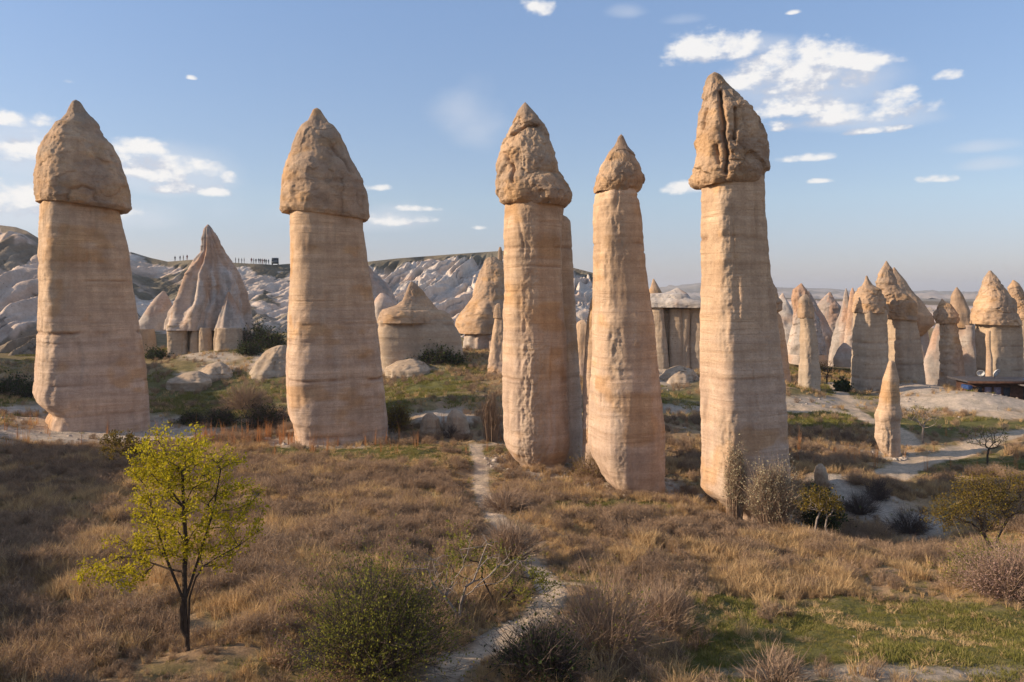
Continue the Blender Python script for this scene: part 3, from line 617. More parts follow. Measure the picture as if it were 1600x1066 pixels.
# --- pillar 4
formation('rock_pillar', [
 ('cap', dict(L_=[(970,210),(966,214),(964,220),(960,229),(951,238),(945,246),(939,256),(934,264),(929,279),(926,293),(927,301)], R_=[(971,210),(974,213),(977,221),(980,229),(988,240),(993,248),(1000,262),(1004,272),(1005,282),(1003,293),(999,301)],
   Yd=48, nth=200, nrow=140, rot=0.3, n=2.5, depth=0.9, colour='cap', seed=41, amp=1.0, cracks=0.8, cap_under=True, bury=False, bands=[(280,0.05,0.1,0.3)]), M_CAP),
 ('shaft', dict(L_=[(938,294),(931,304),(929,315),(927,332),(925.5,365),(924,450),(923,501),(922.5,568),(919,653),(917.5,700),(926,722),(939,747),(947,757),(955,764)], R_=[(990,294),(996,304),(999,316),(1002,338),(1006,398),(1011.5,450),(1020,501),(1029,585),(1036,653),(1038,720),(1039,764)],
   Yd=48, nth=220, nrow=360, rot=0.33, n=3.4, depth=1.1, colour='shaft', seed=42, amp=1.0, bands=[(310,0.14,0.12,0.2),(320,-0.05,0.10,0),(383,0.06,0.07,0.4),(395,0.06,0.06,0.4),(440,0.04,0.06,0.3),(588,0.07,0.09,0.55),(652,0.03,0.05,0.25),(700,0.02,0.05,0.2)], rough=[(966,12,340,400,0.8),(966,11,510,585,1.0),(965,7,600,760,0.6)]), M_ROCK),
 ('buttress', dict(L_=[(930,455),(922,470),(917,500),(914,540),(911,600),(909,700)], R_=[(950,455),(958,480),(962,540),(965,600),(970,700)],
   Yd=53.0, nth=100, nrow=220, rot=0.1, n=3.0, depth=0.8, colour='shaft', seed=43, amp=0.9), M_ROCK)],
 'orange pillar with the smallest cap, tapering head set on a notched neck', 'rock pillar', GRP)
# --- pillar 5
formation('rock_pillar', [
 ('cap', dict(L_=[(1115,113),(1108,117),(1103,125),(1099,136),(1096,150),(1095,168),(1091,178),(1088,190),(1087,215),(1088,240),(1087,255),(1083,270),(1082,284),(1086,291),(1091,294)], R_=[(1118,113),(1127,117),(1135,126),(1141,133),(1154,147),(1164,160),(1173,174),(1184,188),(1190,206),(1194,232),(1195,250),(1199,266),(1198,278),(1194,286)],
   Yd=44.5, nth=210, nrow=220, rot=0.62, n=3.0, depth=0.85, colour='cap', seed=51, amp=1.1, cracks=1.15, cap_under=True, bury=False, bands=[(262,-0.10,0.35,0.0)], crev=[([(1126,150),(1128,175),(1133,200),(1131,225),(1136,250),(1134,275)],3.2,0.55),([(1108,175),(1102,205)],2,0.2),([(1148,178),(1150,205),(1146,225)],2.5,0.3),([(1118,235),(1124,262)],2.5,0.25)]), M_CAP),
 ('shaft', dict(L_=[(1094,280),(1094,299),(1094,450),(1092,484),(1091,560),(1091,653),(1091,720),(1091.5,764),(1100,773),(1112,781),(1124,789),(1133,795)], R_=[(1192,276),(1194,289),(1197,332),(1202,398),(1207,431),(1210,450),(1213,484),(1220,551),(1228,619),(1233,703),(1235,744),(1236,794)],
   Yd=44.5, nth=220, nrow=380, rot=0.62, n=5.5, depth=0.80, colour='shaft', seed=52, amp=1.0, bands=[(373,0.08,0.14,0.5),(397,0.05,0.07,0.45),(432,0.03,0.05,0.3),(588,0.07,0.09,0.5),(484,0.02,0.05,0.25),(318,0.02,0.05,0.2),(340,0.03,0.06,0.25)], rough=[(1136,8,290,560,0.8),(1140,16,640,800,1.0)]), M_ROCK)],
 'tallest pillar with leaning blunt cap, lit left face and shaded right face', 'rock pillar', GRP)
# --- small leaning pillar on the right
formation('rock_pillar', [('p', dict(L_=[(1389,564),(1387,568),(1385.5,574),(1380,591),(1374,616),(1371,632),(1367,650),(1365,684),(1371,703),(1381,713)], R_=[(1396,564),(1399,566),(1400,571),(1404,591),(1405,611),(1407,630),(1409.5,644),(1409.5,680),(1409,712)],
   Yd=62.4, nth=120, nrow=170, rot=0.65, n=3.2, depth=0.9, colour='shaft', seed=61, amp=1.1, cracks=0.3, rough=[(1385,14,655,712,1.0)], bands=[(648,-0.10,0.4,0),(612,0.05,0.2,0.2)]), M_ROCK)],
 'short leaning finger of rock standing alone on the grass by the dirt track', 'rock pillar')
formation('boulder', [('p', dict(L_=[(1280,725),(1274,729),(1271,738),(1272,748)], R_=[(1285,725),(1291,731),(1294,741),(1294,749)], Yd=51.5, nth=60, nrow=40, n=2.3, depth=1, colour='pale', seed=66, amp=1.6, cracks=1.2), M_ROCK)],
 'small upright rounded rock on the bank right of the tallest pillar', 'rock')

# --- formations behind, left to right
BG = 'rock formations behind the tall pillars'
def bgf(name, parts, label, cat='rock formation'):
    out = []
    for nm, kw, mat in parts:
        k = dict(nth=84, nrow=110, amp=1.3, n=2.8, depth=0.9); k.update(kw); out.append((nm, k, mat))
    return formation(name, out, label, cat, BG)
bgf('tent_rock', [
 ('cone', dict(L_=[(324,351),(319,356),(315,375),(312,392),(303,407),(289,430),(278,454),(268,477),(260,500),(257,514)], R_=[(326,351),(332,356),(342,370),(352,390),(363,405),(377,436),(392,473),(398,508),(400,516)], Yd=118, nth=150, nrow=170, n=2.2, rot=0.4, depth=0.8, colour='pink', seed=71, amp=2.2, cracks=0.6, scallop=0.26, cap_under=True, bury=False), M_FAR),
 ('wall', dict(L_=[(264,508),(262,562)], R_=[(392,508),(396,562)], Yd=118, colour='pale', seed=78, nrow=50, n=5, depth=0.5, scallop=0.2), M_FAR),
 ('buttress', dict(L_=[(356,456),(346,476),(338,497),(333,516)], R_=[(359,456),(371,478),(382,500),(388,517)], Yd=114.2, colour='pink', amp=1.6, scallop=0.15, seed=72, nrow=50, bury=False, cap_under=True), M_FAR),
 ('buttress', dict(L_=[(317,432),(306,470),(297,498),(293,515)], R_=[(320,432),(328,470),(333,498),(334,516)], Yd=114.6, colour='pink', amp=1.6, scallop=0.15, seed=73, nrow=60, bury=False, cap_under=True), M_FAR),
 ('column', dict(L_=[(261,508),(262,540),(262,566)], R_=[(294,508),(294,540),(295,566)], Yd=114, colour='pale', seed=74, nrow=60, n=4), M_FAR),
 ('column', dict(L_=[(301,512),(297,530),(296,562)], R_=[(309,512),(312,530),(312,562)], Yd=113.5, colour='pale', seed=75, nrow=50), M_FAR),
 ('column', dict(L_=[(312,512),(311,530),(311,560)], R_=[(330,512),(333,530),(334,560)], Yd=113.5, colour='pale', seed=76, nrow=50), M_FAR),
 ('column', dict(L_=[(337,512),(334,530),(334,560)], R_=[(382,512),(386,530),(388,560)], Yd=113, colour='pale', seed=77, nrow=50, n=3.0, scallop=0.15), M_FAR)],
 'tent shaped rock with orange tip on short columns, between first two pillars')
bgf('rock_ridge', [('slab', dict(L_=[(254,455),(240,468),(222,495),(205,516)], R_=[(258,455),(268,475),(276,500),(280,516)], Yd=122, colour='white', seed=81, amp=1.6, cap_under=True, bury=False, depth=0.6), M_FAR),
 ('column', dict(L_=[(208,514),(208,535),(206,560)], R_=[(242,514),(245,530),(247,560)], Yd=120, colour='pale', seed=82, nrow=50), M_FAR)], 'low white slanting slab of rock just right of the leftmost pillar')
bgf('rock_cone', [('p', dict(L_=[(566,392),(550,420),(530,460),(515,520)], R_=[(568,392),(572,409),(591,430),(611,452),(619,475),(622,520)], Yd=132, colour='pink', seed=83, amp=2, cracks=0.5), M_FAR)], 'brown cone of rock peeping out behind the second pillar')
bgf('rock_dome', [('p', dict(L_=[(594,458),(586,466),(581,480),(580,515)], R_=[(600,458),(610,464),(617,473),(620,515)], Yd=120, colour='white', seed=84, amp=1.2, n=2.2, nrow=60), M_FAR)], 'small white rounded dome beside the second pillar')
bgf('table_rock', [
 ('cap', dict(L_=[(642,440),(636,450),(628,469),(620,477),(597,483),(591,495),(589,504)], R_=[(644,440),(651,444),(663,460),(675,473),(684,485),(692,484),(702,491),(709,504)], Yd=104, nth=130, nrow=90, colour='cap', seed=85, amp=1.6, cracks=0.6, rot=0.3, cap_under=True, bury=False, depth=0.6), M_FAR),
 ('wall', dict(L_=[(591,500),(590,545),(597,576)], R_=[(706,500),(719,524),(725,562),(730,580)], Yd=104, nth=130, nrow=90, colour='pale', seed=86, n=5, rot=0.12, depth=0.55, amp=1.2, bands=[(507,0.25,0.25,0.6)]), M_FAR)],
 'table like rock wall with pointed brown top right of the second pillar')
bgf('rock_cone', [
 ('cone', dict(L_=[(762,402),(758,405),(752,421),(743,448),(737,469),(723,487),(713,504),(714,520)], R_=[(775,402),(785,410),(800,440),(812,480),(820,520)], Yd=116, nth=130, nrow=120, colour='cap', seed=87, amp=2, cracks=0.7, rot=0.35, n=2.6, cap_under=True, bury=False), M_FAR),
 ('base', dict(L_=[(738,508),(728,524),(722,545),(724,575)], R_=[(815,508),(820,540),(825,575)], Yd=115, nth=120, nrow=70, colour='white', seed=88, amp=2.2, cracks=0.6, scallop=0.2), M_FAR)],
 'tall brown cone with white foot close left of the pointed cracked pillar')
bgf('rock_spire', [('p', dict(L_=[(780,386),(778,392),(777,420)], R_=[(783,386),(785,392),(786,420)], Yd=150, nrow=30, colour='cap', seed=89, bury=True), M_FAR)], 'thin dark spire on the skyline touching the pointed cracked pillar')
bgf('rock_pillar', [
 ('cap', dict(L_=[(777,474),(773,478),(771,486),(771,497)], R_=[(782,474),(787,480),(790,490),(790,498)], Yd=95, nrow=40, colour='cap', seed=90, cap_under=True, bury=False), M_FAR),
 ('shaft', dict(L_=[(774,494),(771,510),(769,524),(766,555),(762,582)], R_=[(788,494),(792,530),(798,582)], Yd=95, colour='shaft', seed=91, cracks=0.5, amp=1.0, n=3.4), M_FAR)],
 'thin leaning pillar close behind the left edge of the pointed cracked pillar')
bgf('rock_pillar', [('p', dict(L_=[(908,500),(901,504),(899,514),(898,560),(896,600)], R_=[(914,500),(922,506),(926,520),(928,560),(930,600)], Yd=92, colour='shaft', seed=92, nrow=70, n=3.2), M_FAR)], 'sunlit sliver of pillar seen in the gap between the pointed pillar and the orange pillar')
bgf('rock_cone', [('p', dict(L_=[(1020,436),(1018,444),(1014,456),(1010,470)], R_=[(1022,436),(1027,444),(1034,456),(1040,470)], Yd=112, nrow=40, colour='cap', seed=93), M_FAR)], 'little brown rock tip above the white cliff top right of the orange pillar')
bgf('cliff', [
 ('cap', dict(L_=[(1057,450),(1048,455),(1037,458),(1008,459),(1000,470),(1001,480)], R_=[(1060,450),(1068,456),(1079,466),(1095,470),(1112,474),(1114,481)], Yd=102, nth=140, nrow=60, colour='white', seed=94, amp=1.6, cracks=0.5, n=4, depth=0.5, cap_under=True, bury=False), M_FAR),
 ('wall', dict(L_=[(1006,478),(1005,520),(1003,580)], R_=[(1104,478),(1106,520),(1108,580)], Yd=103.2, nth=160, nrow=80, colour='pale', seed=95, n=6, depth=0.4, scallop=0.12, rough=[(1047,3,485,575,1.0)], bands=[(482,0.4,0.4,0.6)]), M_FAR),
 ('column', dict(L_=[(1018,480),(1018,500),(1016,575)], R_=[(1036,480),(1041,520),(1046,575)], Yd=101.2, nrow=70, colour='pale', seed=96, n=3.4), M_FAR),
 ('column', dict(L_=[(1046,482),(1045,575)], R_=[(1066,482),(1068,575)], Yd=101.4, nrow=60, colour='pale', seed=97), M_FAR),
 ('column', dict(L_=[(1063,482),(1062,575)], R_=[(1078,482),(1078,575)], Yd=101.2, nrow=60, colour='pale', seed=98), M_FAR),
 ('column', dict(L_=[(1075,480),(1074,565)], R_=[(1100,480),(1101,565)], Yd=101.7, nrow=60, colour='pale', seed=99, n=4), M_FAR)],
 'flat topped white cliff with shaded columns between orange pillar and tallest pillar')
bgf('rock_pillar', [
 ('cap', dict(L_=[(1192,402),(1182,430),(1176,460),(1176,486)], R_=[(1196,402),(1204,430),(1215,452),(1217,464),(1223,471),(1223,484),(1217,488)], Yd=95, colour='cap', seed=111, cracks=0.8, amp=1.4, rot=0.5, cap_under=True, bury=False), M_FAR),
 ('shaft', dict(L_=[(1180,480),(1178,530),(1176,592)], R_=[(1215,484),(1221,496),(1227,516),(1230,546),(1234,583),(1235,594)], Yd=95, colour='shaft', seed=112, n=4, rot=0.5, bands=[(512,0.1,0.15,0.5),(575,0.08,0.12,0.4)]), M_FAR)],
 'shaded pillar half hidden behind the right edge of the tallest pillar')
bgf('rock_pillar', [
 ('cap', dict(L_=[(1256,460),(1251,464),(1248,469),(1246,489),(1247,497)], R_=[(1261,460),(1266,466),(1271,482),(1272,497)], Yd=92, colour='cap', seed=113, rot=0.5, n=3.5, nrow=50, cap_under=True, bury=False, cracks=0.3), M_FAR),
 ('shaft', dict(L_=[(1248,492),(1248,500),(1249,537),(1247,585),(1246,606)], R_=[(1270,492),(1272,500),(1278,530),(1281,573),(1283,606)], Yd=92, colour='pale', seed=114, n=5, rot=0.75, cracks=0.15, rough=[(1251,3,500,545,0.8)]), M_FAR)],
 'narrow square pillar with brown top, alone right of the tallest pillar')
bgf('rock_cone', [('p', dict(L_=[(1251,443),(1246,447),(1239,452),(1238,466),(1240,491),(1230,540)], R_=[(1253,443),(1258,450),(1262,455),(1270,475),(1290,540)], Yd=112, colour='pink', seed=115, cracks=1.0, amp=1.8), M_FAR)], 'knobbly sunlit cone behind the narrow square pillar')
bgf('rock_cone', [('p', dict(L_=[(1222,458),(1214,468),(1200,500),(1190,560)], R_=[(1224,458),(1236,480),(1250,505),(1275,560)], Yd=140, colour='white', seed=116, amp=2), M_FAR)], 'white slope of rock left of the narrow square pillar')
bgf('rock_cone', [('p', dict(L_=[(1262,455),(1250,480),(1240,510),(1228,555)], R_=[(1264,455),(1270,464),(1280,482),(1296,512),(1309,545),(1312,560)], Yd=128, colour='pink', seed=117, amp=1.8, cracks=0.3, rot=0.6), M_FAR)], 'long smooth pink cone sloping down right of the narrow square pillar')
bgf('rock_cone', [('p', dict(L_=[(1295,457),(1286,466),(1278,476),(1274,519),(1268,555)], R_=[(1298,457),(1307,471),(1314,480),(1325,519),(1332,555)], Yd=140, colour='pink', seed=118, amp=2.2, cracks=0.6, rot=0.4), M_FAR)], 'pale peaked cone with sunlit tip midway between two square pillars')
bgf('rock_cone', [('p', dict(L_=[(1321,451),(1318,462),(1312,490),(1300,530),(1295,560)], R_=[(1323,451),(1327,465),(1334,500),(1345,560)], Yd=122, colour='pink', seed=119, amp=1.6, cracks=0.4), M_FAR)], 'slim spire left of the large double topped block, pink below')
bgf('rock_cone', [('p', dict(L_=[(1331,450),(1328,458),(1325,480),(1318,540)], R_=[(1333,450),(1336,458),(1342,480),(1350,540)], Yd=120, colour='pink', seed=120, amp=1.3, cracks=0.4), M_FAR)], 'second slim spire touching the left edge of the double topped block')
bgf('rock_dome', [('p', dict(L_=[(1317,536),(1308,545),(1301,560)], R_=[(1322,536),(1332,544),(1338,560)], Yd=112, colour='white', seed=121, nrow=40, amp=1.2), M_FAR)], 'low white dome at the foot of the double topped block')
bgf('rock_block', [
 ('cap', dict(L_=[(1353,431),(1350,440),(1346,447),(1335,458),(1331,476),(1330,488)], R_=[(1355,431),(1359,438),(1364,445),(1378,453),(1386,467),(1388,489)], Yd=97, nth=110, colour='cap', seed=122, cracks=1.1, amp=1.5, rot=0.7, n=3, cap_under=True, bury=False), M_FAR),
 ('cap', dict(L_=[(1384,408),(1376,422),(1367,440),(1372,456),(1378,478),(1380,497)], R_=[(1386,408),(1393,420),(1400,445),(1411,454),(1431,474),(1433,501)], Yd=100, nth=110, colour='cap', seed=123, cracks=1.0, amp=1.6, rot=0.5, n=3, cap_under=True, bury=False), M_FAR),
 ('shaft', dict(L_=[(1332,484),(1331,535),(1330,580),(1328,616)], R_=[(1386,484),(1388,540),(1391,616)], Yd=97, nth=110, colour='pale', seed=124, n=6, rot=0.72, depth=0.9, bands=[(535,0.12,0.15,0.5),(590,0.15,0.15,0.6),(505,0.06,0.1,0.3),(556,0.06,0.1,0.3),(603,0.06,0.1,0.3)]), M_FAR),
 ('shaft', dict(L_=[(1384,492),(1385,616)], R_=[(1430,494),(1432,503),(1439,535),(1446,591),(1448,616)], Yd=100, nth=110, colour='pale', seed=125, n=5, rot=0.72, depth=0.9, bands=[(530,0.1,0.15,0.4),(568,0.12,0.15,0.5),(590,0.08,0.12,0.4)]), M_FAR)],
 'large double topped block of banded rock standing behind the short finger')
bgf('rock_cone', [
 ('cone', dict(L_=[(1396,418),(1385,440),(1375,490),(1380,520)], R_=[(1398,418),(1418,445),(1445,476),(1458,494),(1459,506),(1442,524)], Yd=118, nth=100, colour='cap', seed=126, amp=1.4, cracks=0.3, rot=0.5, cap_under=True, bury=False), M_FAR),
 ('base', dict(L_=[(1400,515),(1395,590)], R_=[(1450,515),(1454,545),(1458,590)], Yd=119, nrow=60, colour='white', seed=127), M_FAR)],
 'dark mushroom cone on white foot leaning out behind the double topped block')
bgf('rock_pillar', [
 ('cap', dict(L_=[(1471,467),(1466,478),(1463,486),(1460,500),(1463,506)], R_=[(1473,467),(1477,472),(1485,475),(1492,486),(1498,496),(1496,505)], Yd=100, nth=90, nrow=60, colour='cap', seed=128, cracks=1.2, amp=1.4, cap_under=True, bury=False, rot=0.5), M_FAR),
 ('shaft', dict(L_=[(1468,500),(1466,539),(1465,595),(1464,604)], R_=[(1494,500),(1498,515),(1505,548),(1512,595),(1513,604)], Yd=100, nth=90, colour='shaft', seed=129, n=3.5, rot=0.75, cracks=0.7, rough=[(1480,10,510,600,1.0)], bands=[(568,0.1,0.15,0.4)]), M_FAR)],
 'flaky sunlit pillar with knobbly cap, left of the cafe')
bgf('rock_cone', [('p', dict(L_=[(1466,500),(1458,518),(1452,540),(1442,565),(1430,590)], R_=[(1470,500),(1476,520),(1480,550),(1490,590)], Yd=112, nrow=60, colour='pink', seed=130, amp=1.4), M_FAR)], 'pale hump leaning against the left side of the flaky sunlit pillar')
bgf('rock_cone', [
 ('cone', dict(L_=[(1494,449),(1489,456),(1485,464),(1482,490),(1482,512)], R_=[(1496,449),(1504,460),(1515,485),(1524,512)], Yd=116, colour='cap', seed=131, amp=1.1, cap_under=True, bury=False, rot=0.4), M_FAR),
 ('base', dict(L_=[(1484,508),(1488,550),(1495,595)], R_=[(1523,508),(1527,545),(1535,595)], Yd=116, nrow=60, colour='white', seed=132, amp=1.3), M_FAR)],
 'smooth brown cone on white foot between the flaky pillar and the widest block')
bgf('rock_block', [
 ('cap', dict(L_=[(1545,423),(1538,434),(1530,455),(1522,475),(1514,494),(1515,506)], R_=[(1549,423),(1556,431),(1569,449),(1582,466),(1593,496),(1596,508)], Yd=98, nth=130, colour='cap', seed=133, cracks=1.2, amp=1.6, rot=0.72, n=2.7, cap_under=True, bury=False), M_FAR),
 ('shaft', dict(L_=[(1521,500),(1523,512),(1524,600)], R_=[(1594,500),(1597,511),(1603,600)], Yd=98, nth=120, colour='pale', seed=134, n=6, rot=0.75, depth=0.8, bands=[(511,0.12,0.2,0.5),(540,0.08,0.12,0.5),(577,0.08,0.12,0.5),(557,0.05,0.1,0.3)]), M_FAR),
 ('rib', dict(L_=[(1541,517),(1539,530),(1541,545),(1540,592)], R_=[(1548,517),(1548,545),(1551,560),(1551,592)], Yd=95.6, nth=50, nrow=60, colour='shaft', seed=135, cracks=0.4), M_FAR)],
 'widest block with a large peaked cap and sunlit rib, behind the cafe')
bgf('rock_pillar', [
 ('cap', dict(L_=[(1582,438),(1575,449),(1578,470),(1586,500)], R_=[(1585,438),(1593,444),(1600,456),(1610,480),(1616,504)], Yd=107, colour='cap', seed=136, cracks=1.0, amp=1.3, rot=0.5, cap_under=True, bury=False), M_FAR),
 ('shaft', dict(L_=[(1588,498),(1588,600)], R_=[(1614,498),(1622,600)], Yd=107, colour='pale', seed=137, n=4), M_FAR)],
 'knobbly capped pillar at the right edge of the photo behind the widest block')

for pts in [
  dict(L_=[(434,540),(418,547),(402,563),(390,582)], R_=[(446,540),(456,550),(462,565),(466,582)], Yd=101, seed=201, lb='pale hump of rock touching the left side of the second pillar'),
  dict(L_=[(336,566),(322,571),(306,584)], R_=[(346,566),(358,572),(366,584)], Yd=100, seed=202, lb='low pale ledge of rock on the slope below the tent shaped rock'),
  dict(L_=[(298,581),(284,585),(262,594)], R_=[(312,581),(322,586),(332,594)], Yd=96, seed=203, lb='flat pale slab low on the slope left of the pinkish bush'),
  dict(L_=[(668,645),(661,652),(656,676)], R_=[(676,645),(686,654),(690,676)], Yd=65, seed=204, lb='left white boulder in the bank between second and pointed pillars'),
  dict(L_=[(706,640),(698,650),(692,675)], R_=[(714,640),(728,650),(734,676)], Yd=64.5, seed=205, lb='right white boulder in the bank between second and pointed pillars'),
  dict(L_=[(636,561),(620,565),(602,575)], R_=[(650,561),(664,567),(674,577)], Yd=99, seed=206, lb='low pale ledge before the foot of the table like rock'),
  dict(L_=[(1056,572),(1044,577),(1028,594)], R_=[(1066,572),(1082,578),(1094,596)], Yd=94, seed=207, lb='scree hump at the foot of the shaded cliff columns')]:
    lb = pts.pop('lb'); formation('rock_outcrop', [('p', dict(pts, nth=90, nrow=50, n=2.2, depth=1.3, colour='pale', amp=3.2 if pts['Yd'] > 80 else 1.6, cracks=0.45, scallop=0.12), M_FAR if pts['Yd'] > 80 else M_ROCK)], lb, 'rock outcrop', BG)
# ------------------------------------------------------------------ plants
class TB:
    """collects tubes and little faces"""
    def __init__(s): s.V = []; s.Q = []; s.T = []; s.n = 0
    def tube(s, pts, rads, k=5):
        pts = [np.array(p, float) for p in pts]; prev = None
        for i, (p, r) in enumerate(zip(pts, rads)):
            d = pts[min(i+1, len(pts)-1)]-pts[max(i-1, 0)]; d = d/(np.linalg.norm(d)+1e-9)
            a = np.cross(d, [0.31, 0.95, 0.1]); a /= np.linalg.norm(a)+1e-9; b = np.cross(d, a)
            th = np.arange(k)/k*2*math.pi; ring = p+r*(np.cos(th)[:, None]*a+np.sin(th)[:, None]*b)
            s.V.append(ring)
            if prev is not None:
                for j in range(k): s.Q.append((prev+j, prev+(j+1) % k, s.n+(j+1) % k, s.n+j))
            prev = s.n; s.n += k
    def mesh(s, name, mat): return mesh_np(name, np.concatenate(s.V), np.array(s.Q, int), mat)
def leaves_mesh(name, C, size, mat, jitter=0.3, rs=None, up=0.3):
    """one small folded quad per leaf centre"""
    rs = rs or np.random.default_rng(1); n = len(C)
    a = rs.normal(size=(n, 3)); a[:, 2] += up; a /= np.linalg.norm(a, axis=1)[:, None]
    b = np.cross(a, rs.normal(size=(n, 3))); b /= np.linalg.norm(b, axis=1)[:, None]+1e-9
    sz = (size*(1+jitter*rs.normal(size=n)).clip(0.5, 2))[:, None]
    V = np.stack([C-a*sz*0.1, C+a*sz*0.45+b*sz*0.34, C+a*sz, C+a*sz*0.45-b*sz*0.34], 1).reshape(-1, 3)
    return mesh_np(name, V, np.arange(n*4).reshape(-1, 4), mat, smooth_=False)
def ribbons(name, P0, P1, P2, w, mat):
    """thin bent blades: base, middle, tip"""
    n = len(P0); d = P2-P0; s = np.cross(d, np.random.default_rng(3).normal(size=(n, 3))); s /= np.linalg.norm(s, axis=1)[:, None]+1e-9; w = np.asarray(w).reshape(-1, 1)*np.ones((n, 1))
    V = np.stack([P0-s*w, P0+s*w, P1+s*w*0.7, P1-s*w*0.7, P2+s*w*0.15], 1).reshape(-1, 3)
    i = np.arange(n)[:, None]*5
    return mesh_np(name, V, i+np.array([[0, 1, 2, 3]]), mat, smooth_=False, tris=i+np.array([[3, 2, 4]]))
def place(px, py, Y=None):
    if Y is None: x, Y = ray_ground(px, py)
    else: x = (px-800)/F*Y
    return np.array([x, Y, float(ground_h(np.array([x]), np.array([Y]))[0])])
def tree(name, base, lobes, trunks, n_att, r0, leaf, n_leaf, spread, label, cat, bark=M_BARK, leafmat=M_LEAF_Y, seed=1, group=None, jit=0.12, leaf_frac=1.0):
    """base: world point. lobes: ellipsoids (x, y, z, rx, ry, rz, weight) relative to the base, in metres. trunks: starting polylines."""
    rs = np.random.default_rng(seed)
    nodes = []; par = []
    for tr in trunks:
        start = -1
        for k, p in enumerate(tr):
            if k == 0 and nodes and tr[0] == trunks[0][0]: start = 0; continue
            nodes.append(np.array(p, float)); par.append(start if start >= 0 or k else -1); start = len(nodes)-1
    lob = np.array(lobes, float); w = lob[:, 6]/lob[:, 6].sum(); A = []
    for _ in range(n_att):
        l = lob[rs.choice(len(lob), p=w)]; v = rs.normal(size=3); v /= np.linalg.norm(v); v *= rs.random()**0.42
        A.append(l[:3]+v*l[3:6])
    A = np.array(A); o0 = nodes[len(trunks[0])-1]; A = A[np.argsort(np.linalg.norm(A-o0, axis=1))]
    depth = [np.linalg.norm(n) for n in nodes]
    for a in A:
        N = np.array(nodes); d = np.linalg.norm(N-a, axis=1); dz = a[2]-N[:, 2]
        cost = d+0.25*np.array(depth)+np.where(dz < 0, -dz*1.2, 0); cost[0] += 5
        i = int(np.argmin(cost)); seg = d[i]; k = max(1, int(seg/0.28)); prev = i; n0 = nodes[i]
        for q in range(1, k+1):
            t = q/k; p = n0+(a-n0)*t; p[2] -= 0.10*seg*math.sin(math.pi*t)*(-1 if rs.random() < 0.7 else 0.5); p = p+rs.normal(size=3)*0.03*seg*(q < k)
            nodes.append(p); par.append(prev); depth.append(depth[prev]+seg/k); prev = len(nodes)-1
    n = len(nodes); wgt = np.zeros(n); kids = [[] for _ in range(n)]
    for i in range(n):
        if par[i] >= 0: kids[par[i]].append(i)
    for i in range(n-1, -1, -1):
        if not kids[i]: wgt[i] = 1
        if par[i] >= 0: wgt[par[i]] += wgt[i]
    rad = r0*(wgt/wgt.max())**0.47; rad = np.maximum(rad, 0.0055)
    tb = TB()
    for i in range(n):
        for c in kids[i]: tb.tube([nodes[i], nodes[c]], [min(rad[i], rad[c]*1.25), rad[c]], 5 if rad[c] > 0.02 else 3)
    N = np.array(nodes); thin = np.nonzero(rad <= max(r0*0.16, np.percentile(rad, 55)))[0]
    if not len(thin): print('THIN', name, rad[:12], wgt[:12], par[:12], n, len(kids), flush=True)
    idx = rs.choice(thin, n_leaf); C = N[idx]+rs.normal(size=(n_leaf, 3))*spread
    root = bpy.data.objects.new(name, None); COL.objects.link(root); root.location = base; tag(root, label, cat, group)
    link('trunk', tb.mesh('trunk', bark), root)
    if n_leaf: link('crown', leaves_mesh('crown', C, leaf, leafmat, 0.3, rs), root)
    return root
def shrub(name, base, rx, ry, rz, n_stem, label, cat='shrub', twig=M_TWIG, leafmat=None, n_leaf=0, leaf=0.05, seed=1, upright=0.0, group=None, w=0.012, low=0.0):
    rs = np.random.default_rng(seed); P0 = []; P1 = []; P2 = []; W = []
    v = rs.normal(size=(n_stem, 3)); v[:, 2] = np.abs(v[:, 2])+low; v /= np.linalg.norm(v, axis=1)[:, None]
    reach = (0.55+0.45*rs.random(n_stem)**0.5)*(1+0.18*fbm(v[:, 0]*2, v[:, 1]*2, v[:, 2]*2, 2, seed))
    tip = v*np.array([rx, ry, rz])*reach[:, None]
    st = tip*np.array([0.12+0.6*upright, 0.12+0.6*upright, 0])+rs.normal(size=(n_stem, 3))*[0.06, 0.06, 0]
    mid = st+(tip-st)*0.55+[0, 0, 1]*(np.linalg.norm(tip-st, axis=1)*0.12)[:, None]+rs.normal(size=(n_stem, 3))*0.04
    P0 += [st]; P1 += [mid]; P2 += [tip]; W += [np.full(n_stem, w)]
    for lev, (cnt, ln) in enumerate(((4, 0.35), (5, 0.18))):
        m = n_stem*cnt; i = rs.integers(0, n_stem, m); t = 0.35+0.6*rs.random(m)[:, None]
        s0 = np.where(t < 0.55, st[i]+(mid[i]-st[i])*t/0.55, mid[i]+(tip[i]-mid[i])*(t-0.55)/0.45)
        dr = tip[i]-st[i]; dr /= np.linalg.norm(dr, axis=1)[:, None]; dr = dr+rs.normal(size=(m, 3))*0.55; dr[:, 2] = dr[:, 2]+0.2; ln_ = ln*min(rx, rz)*(0.6+0.8*rs.random(m))[:, None]
        e = s0+dr*ln_; P0 += [s0]; P1 += [s0+(e-s0)*0.5+rs.normal(size=(m, 3))*0.02]; P2 += [e]; W += [np.full(m, w*(0.6-0.18*lev))]
    P0, P1, P2, W = map(np.concatenate, (P0, P1, P2, W))
    me = ribbons('branches', P0, P1, P2, W, twig)
    if not n_leaf:
        o = link(name, me, loc=base); o.name = name; return tag(o, label, cat, group)
    root = bpy.data.objects.new(name, None); COL.objects.link(root); root.location = base; tag(root, label, cat, group)
    link('branches', me, root)
    i = rs.integers(0, len(P0), n_leaf); t = rs.random(n_leaf)[:, None]; C = P1[i]+(P2[i]-P1[i])*t+rs.normal(size=(n_leaf, 3))*0.035
    link('foliage', leaves_mesh('foliage', C, leaf, leafmat, 0.35, rs), root)
    return root

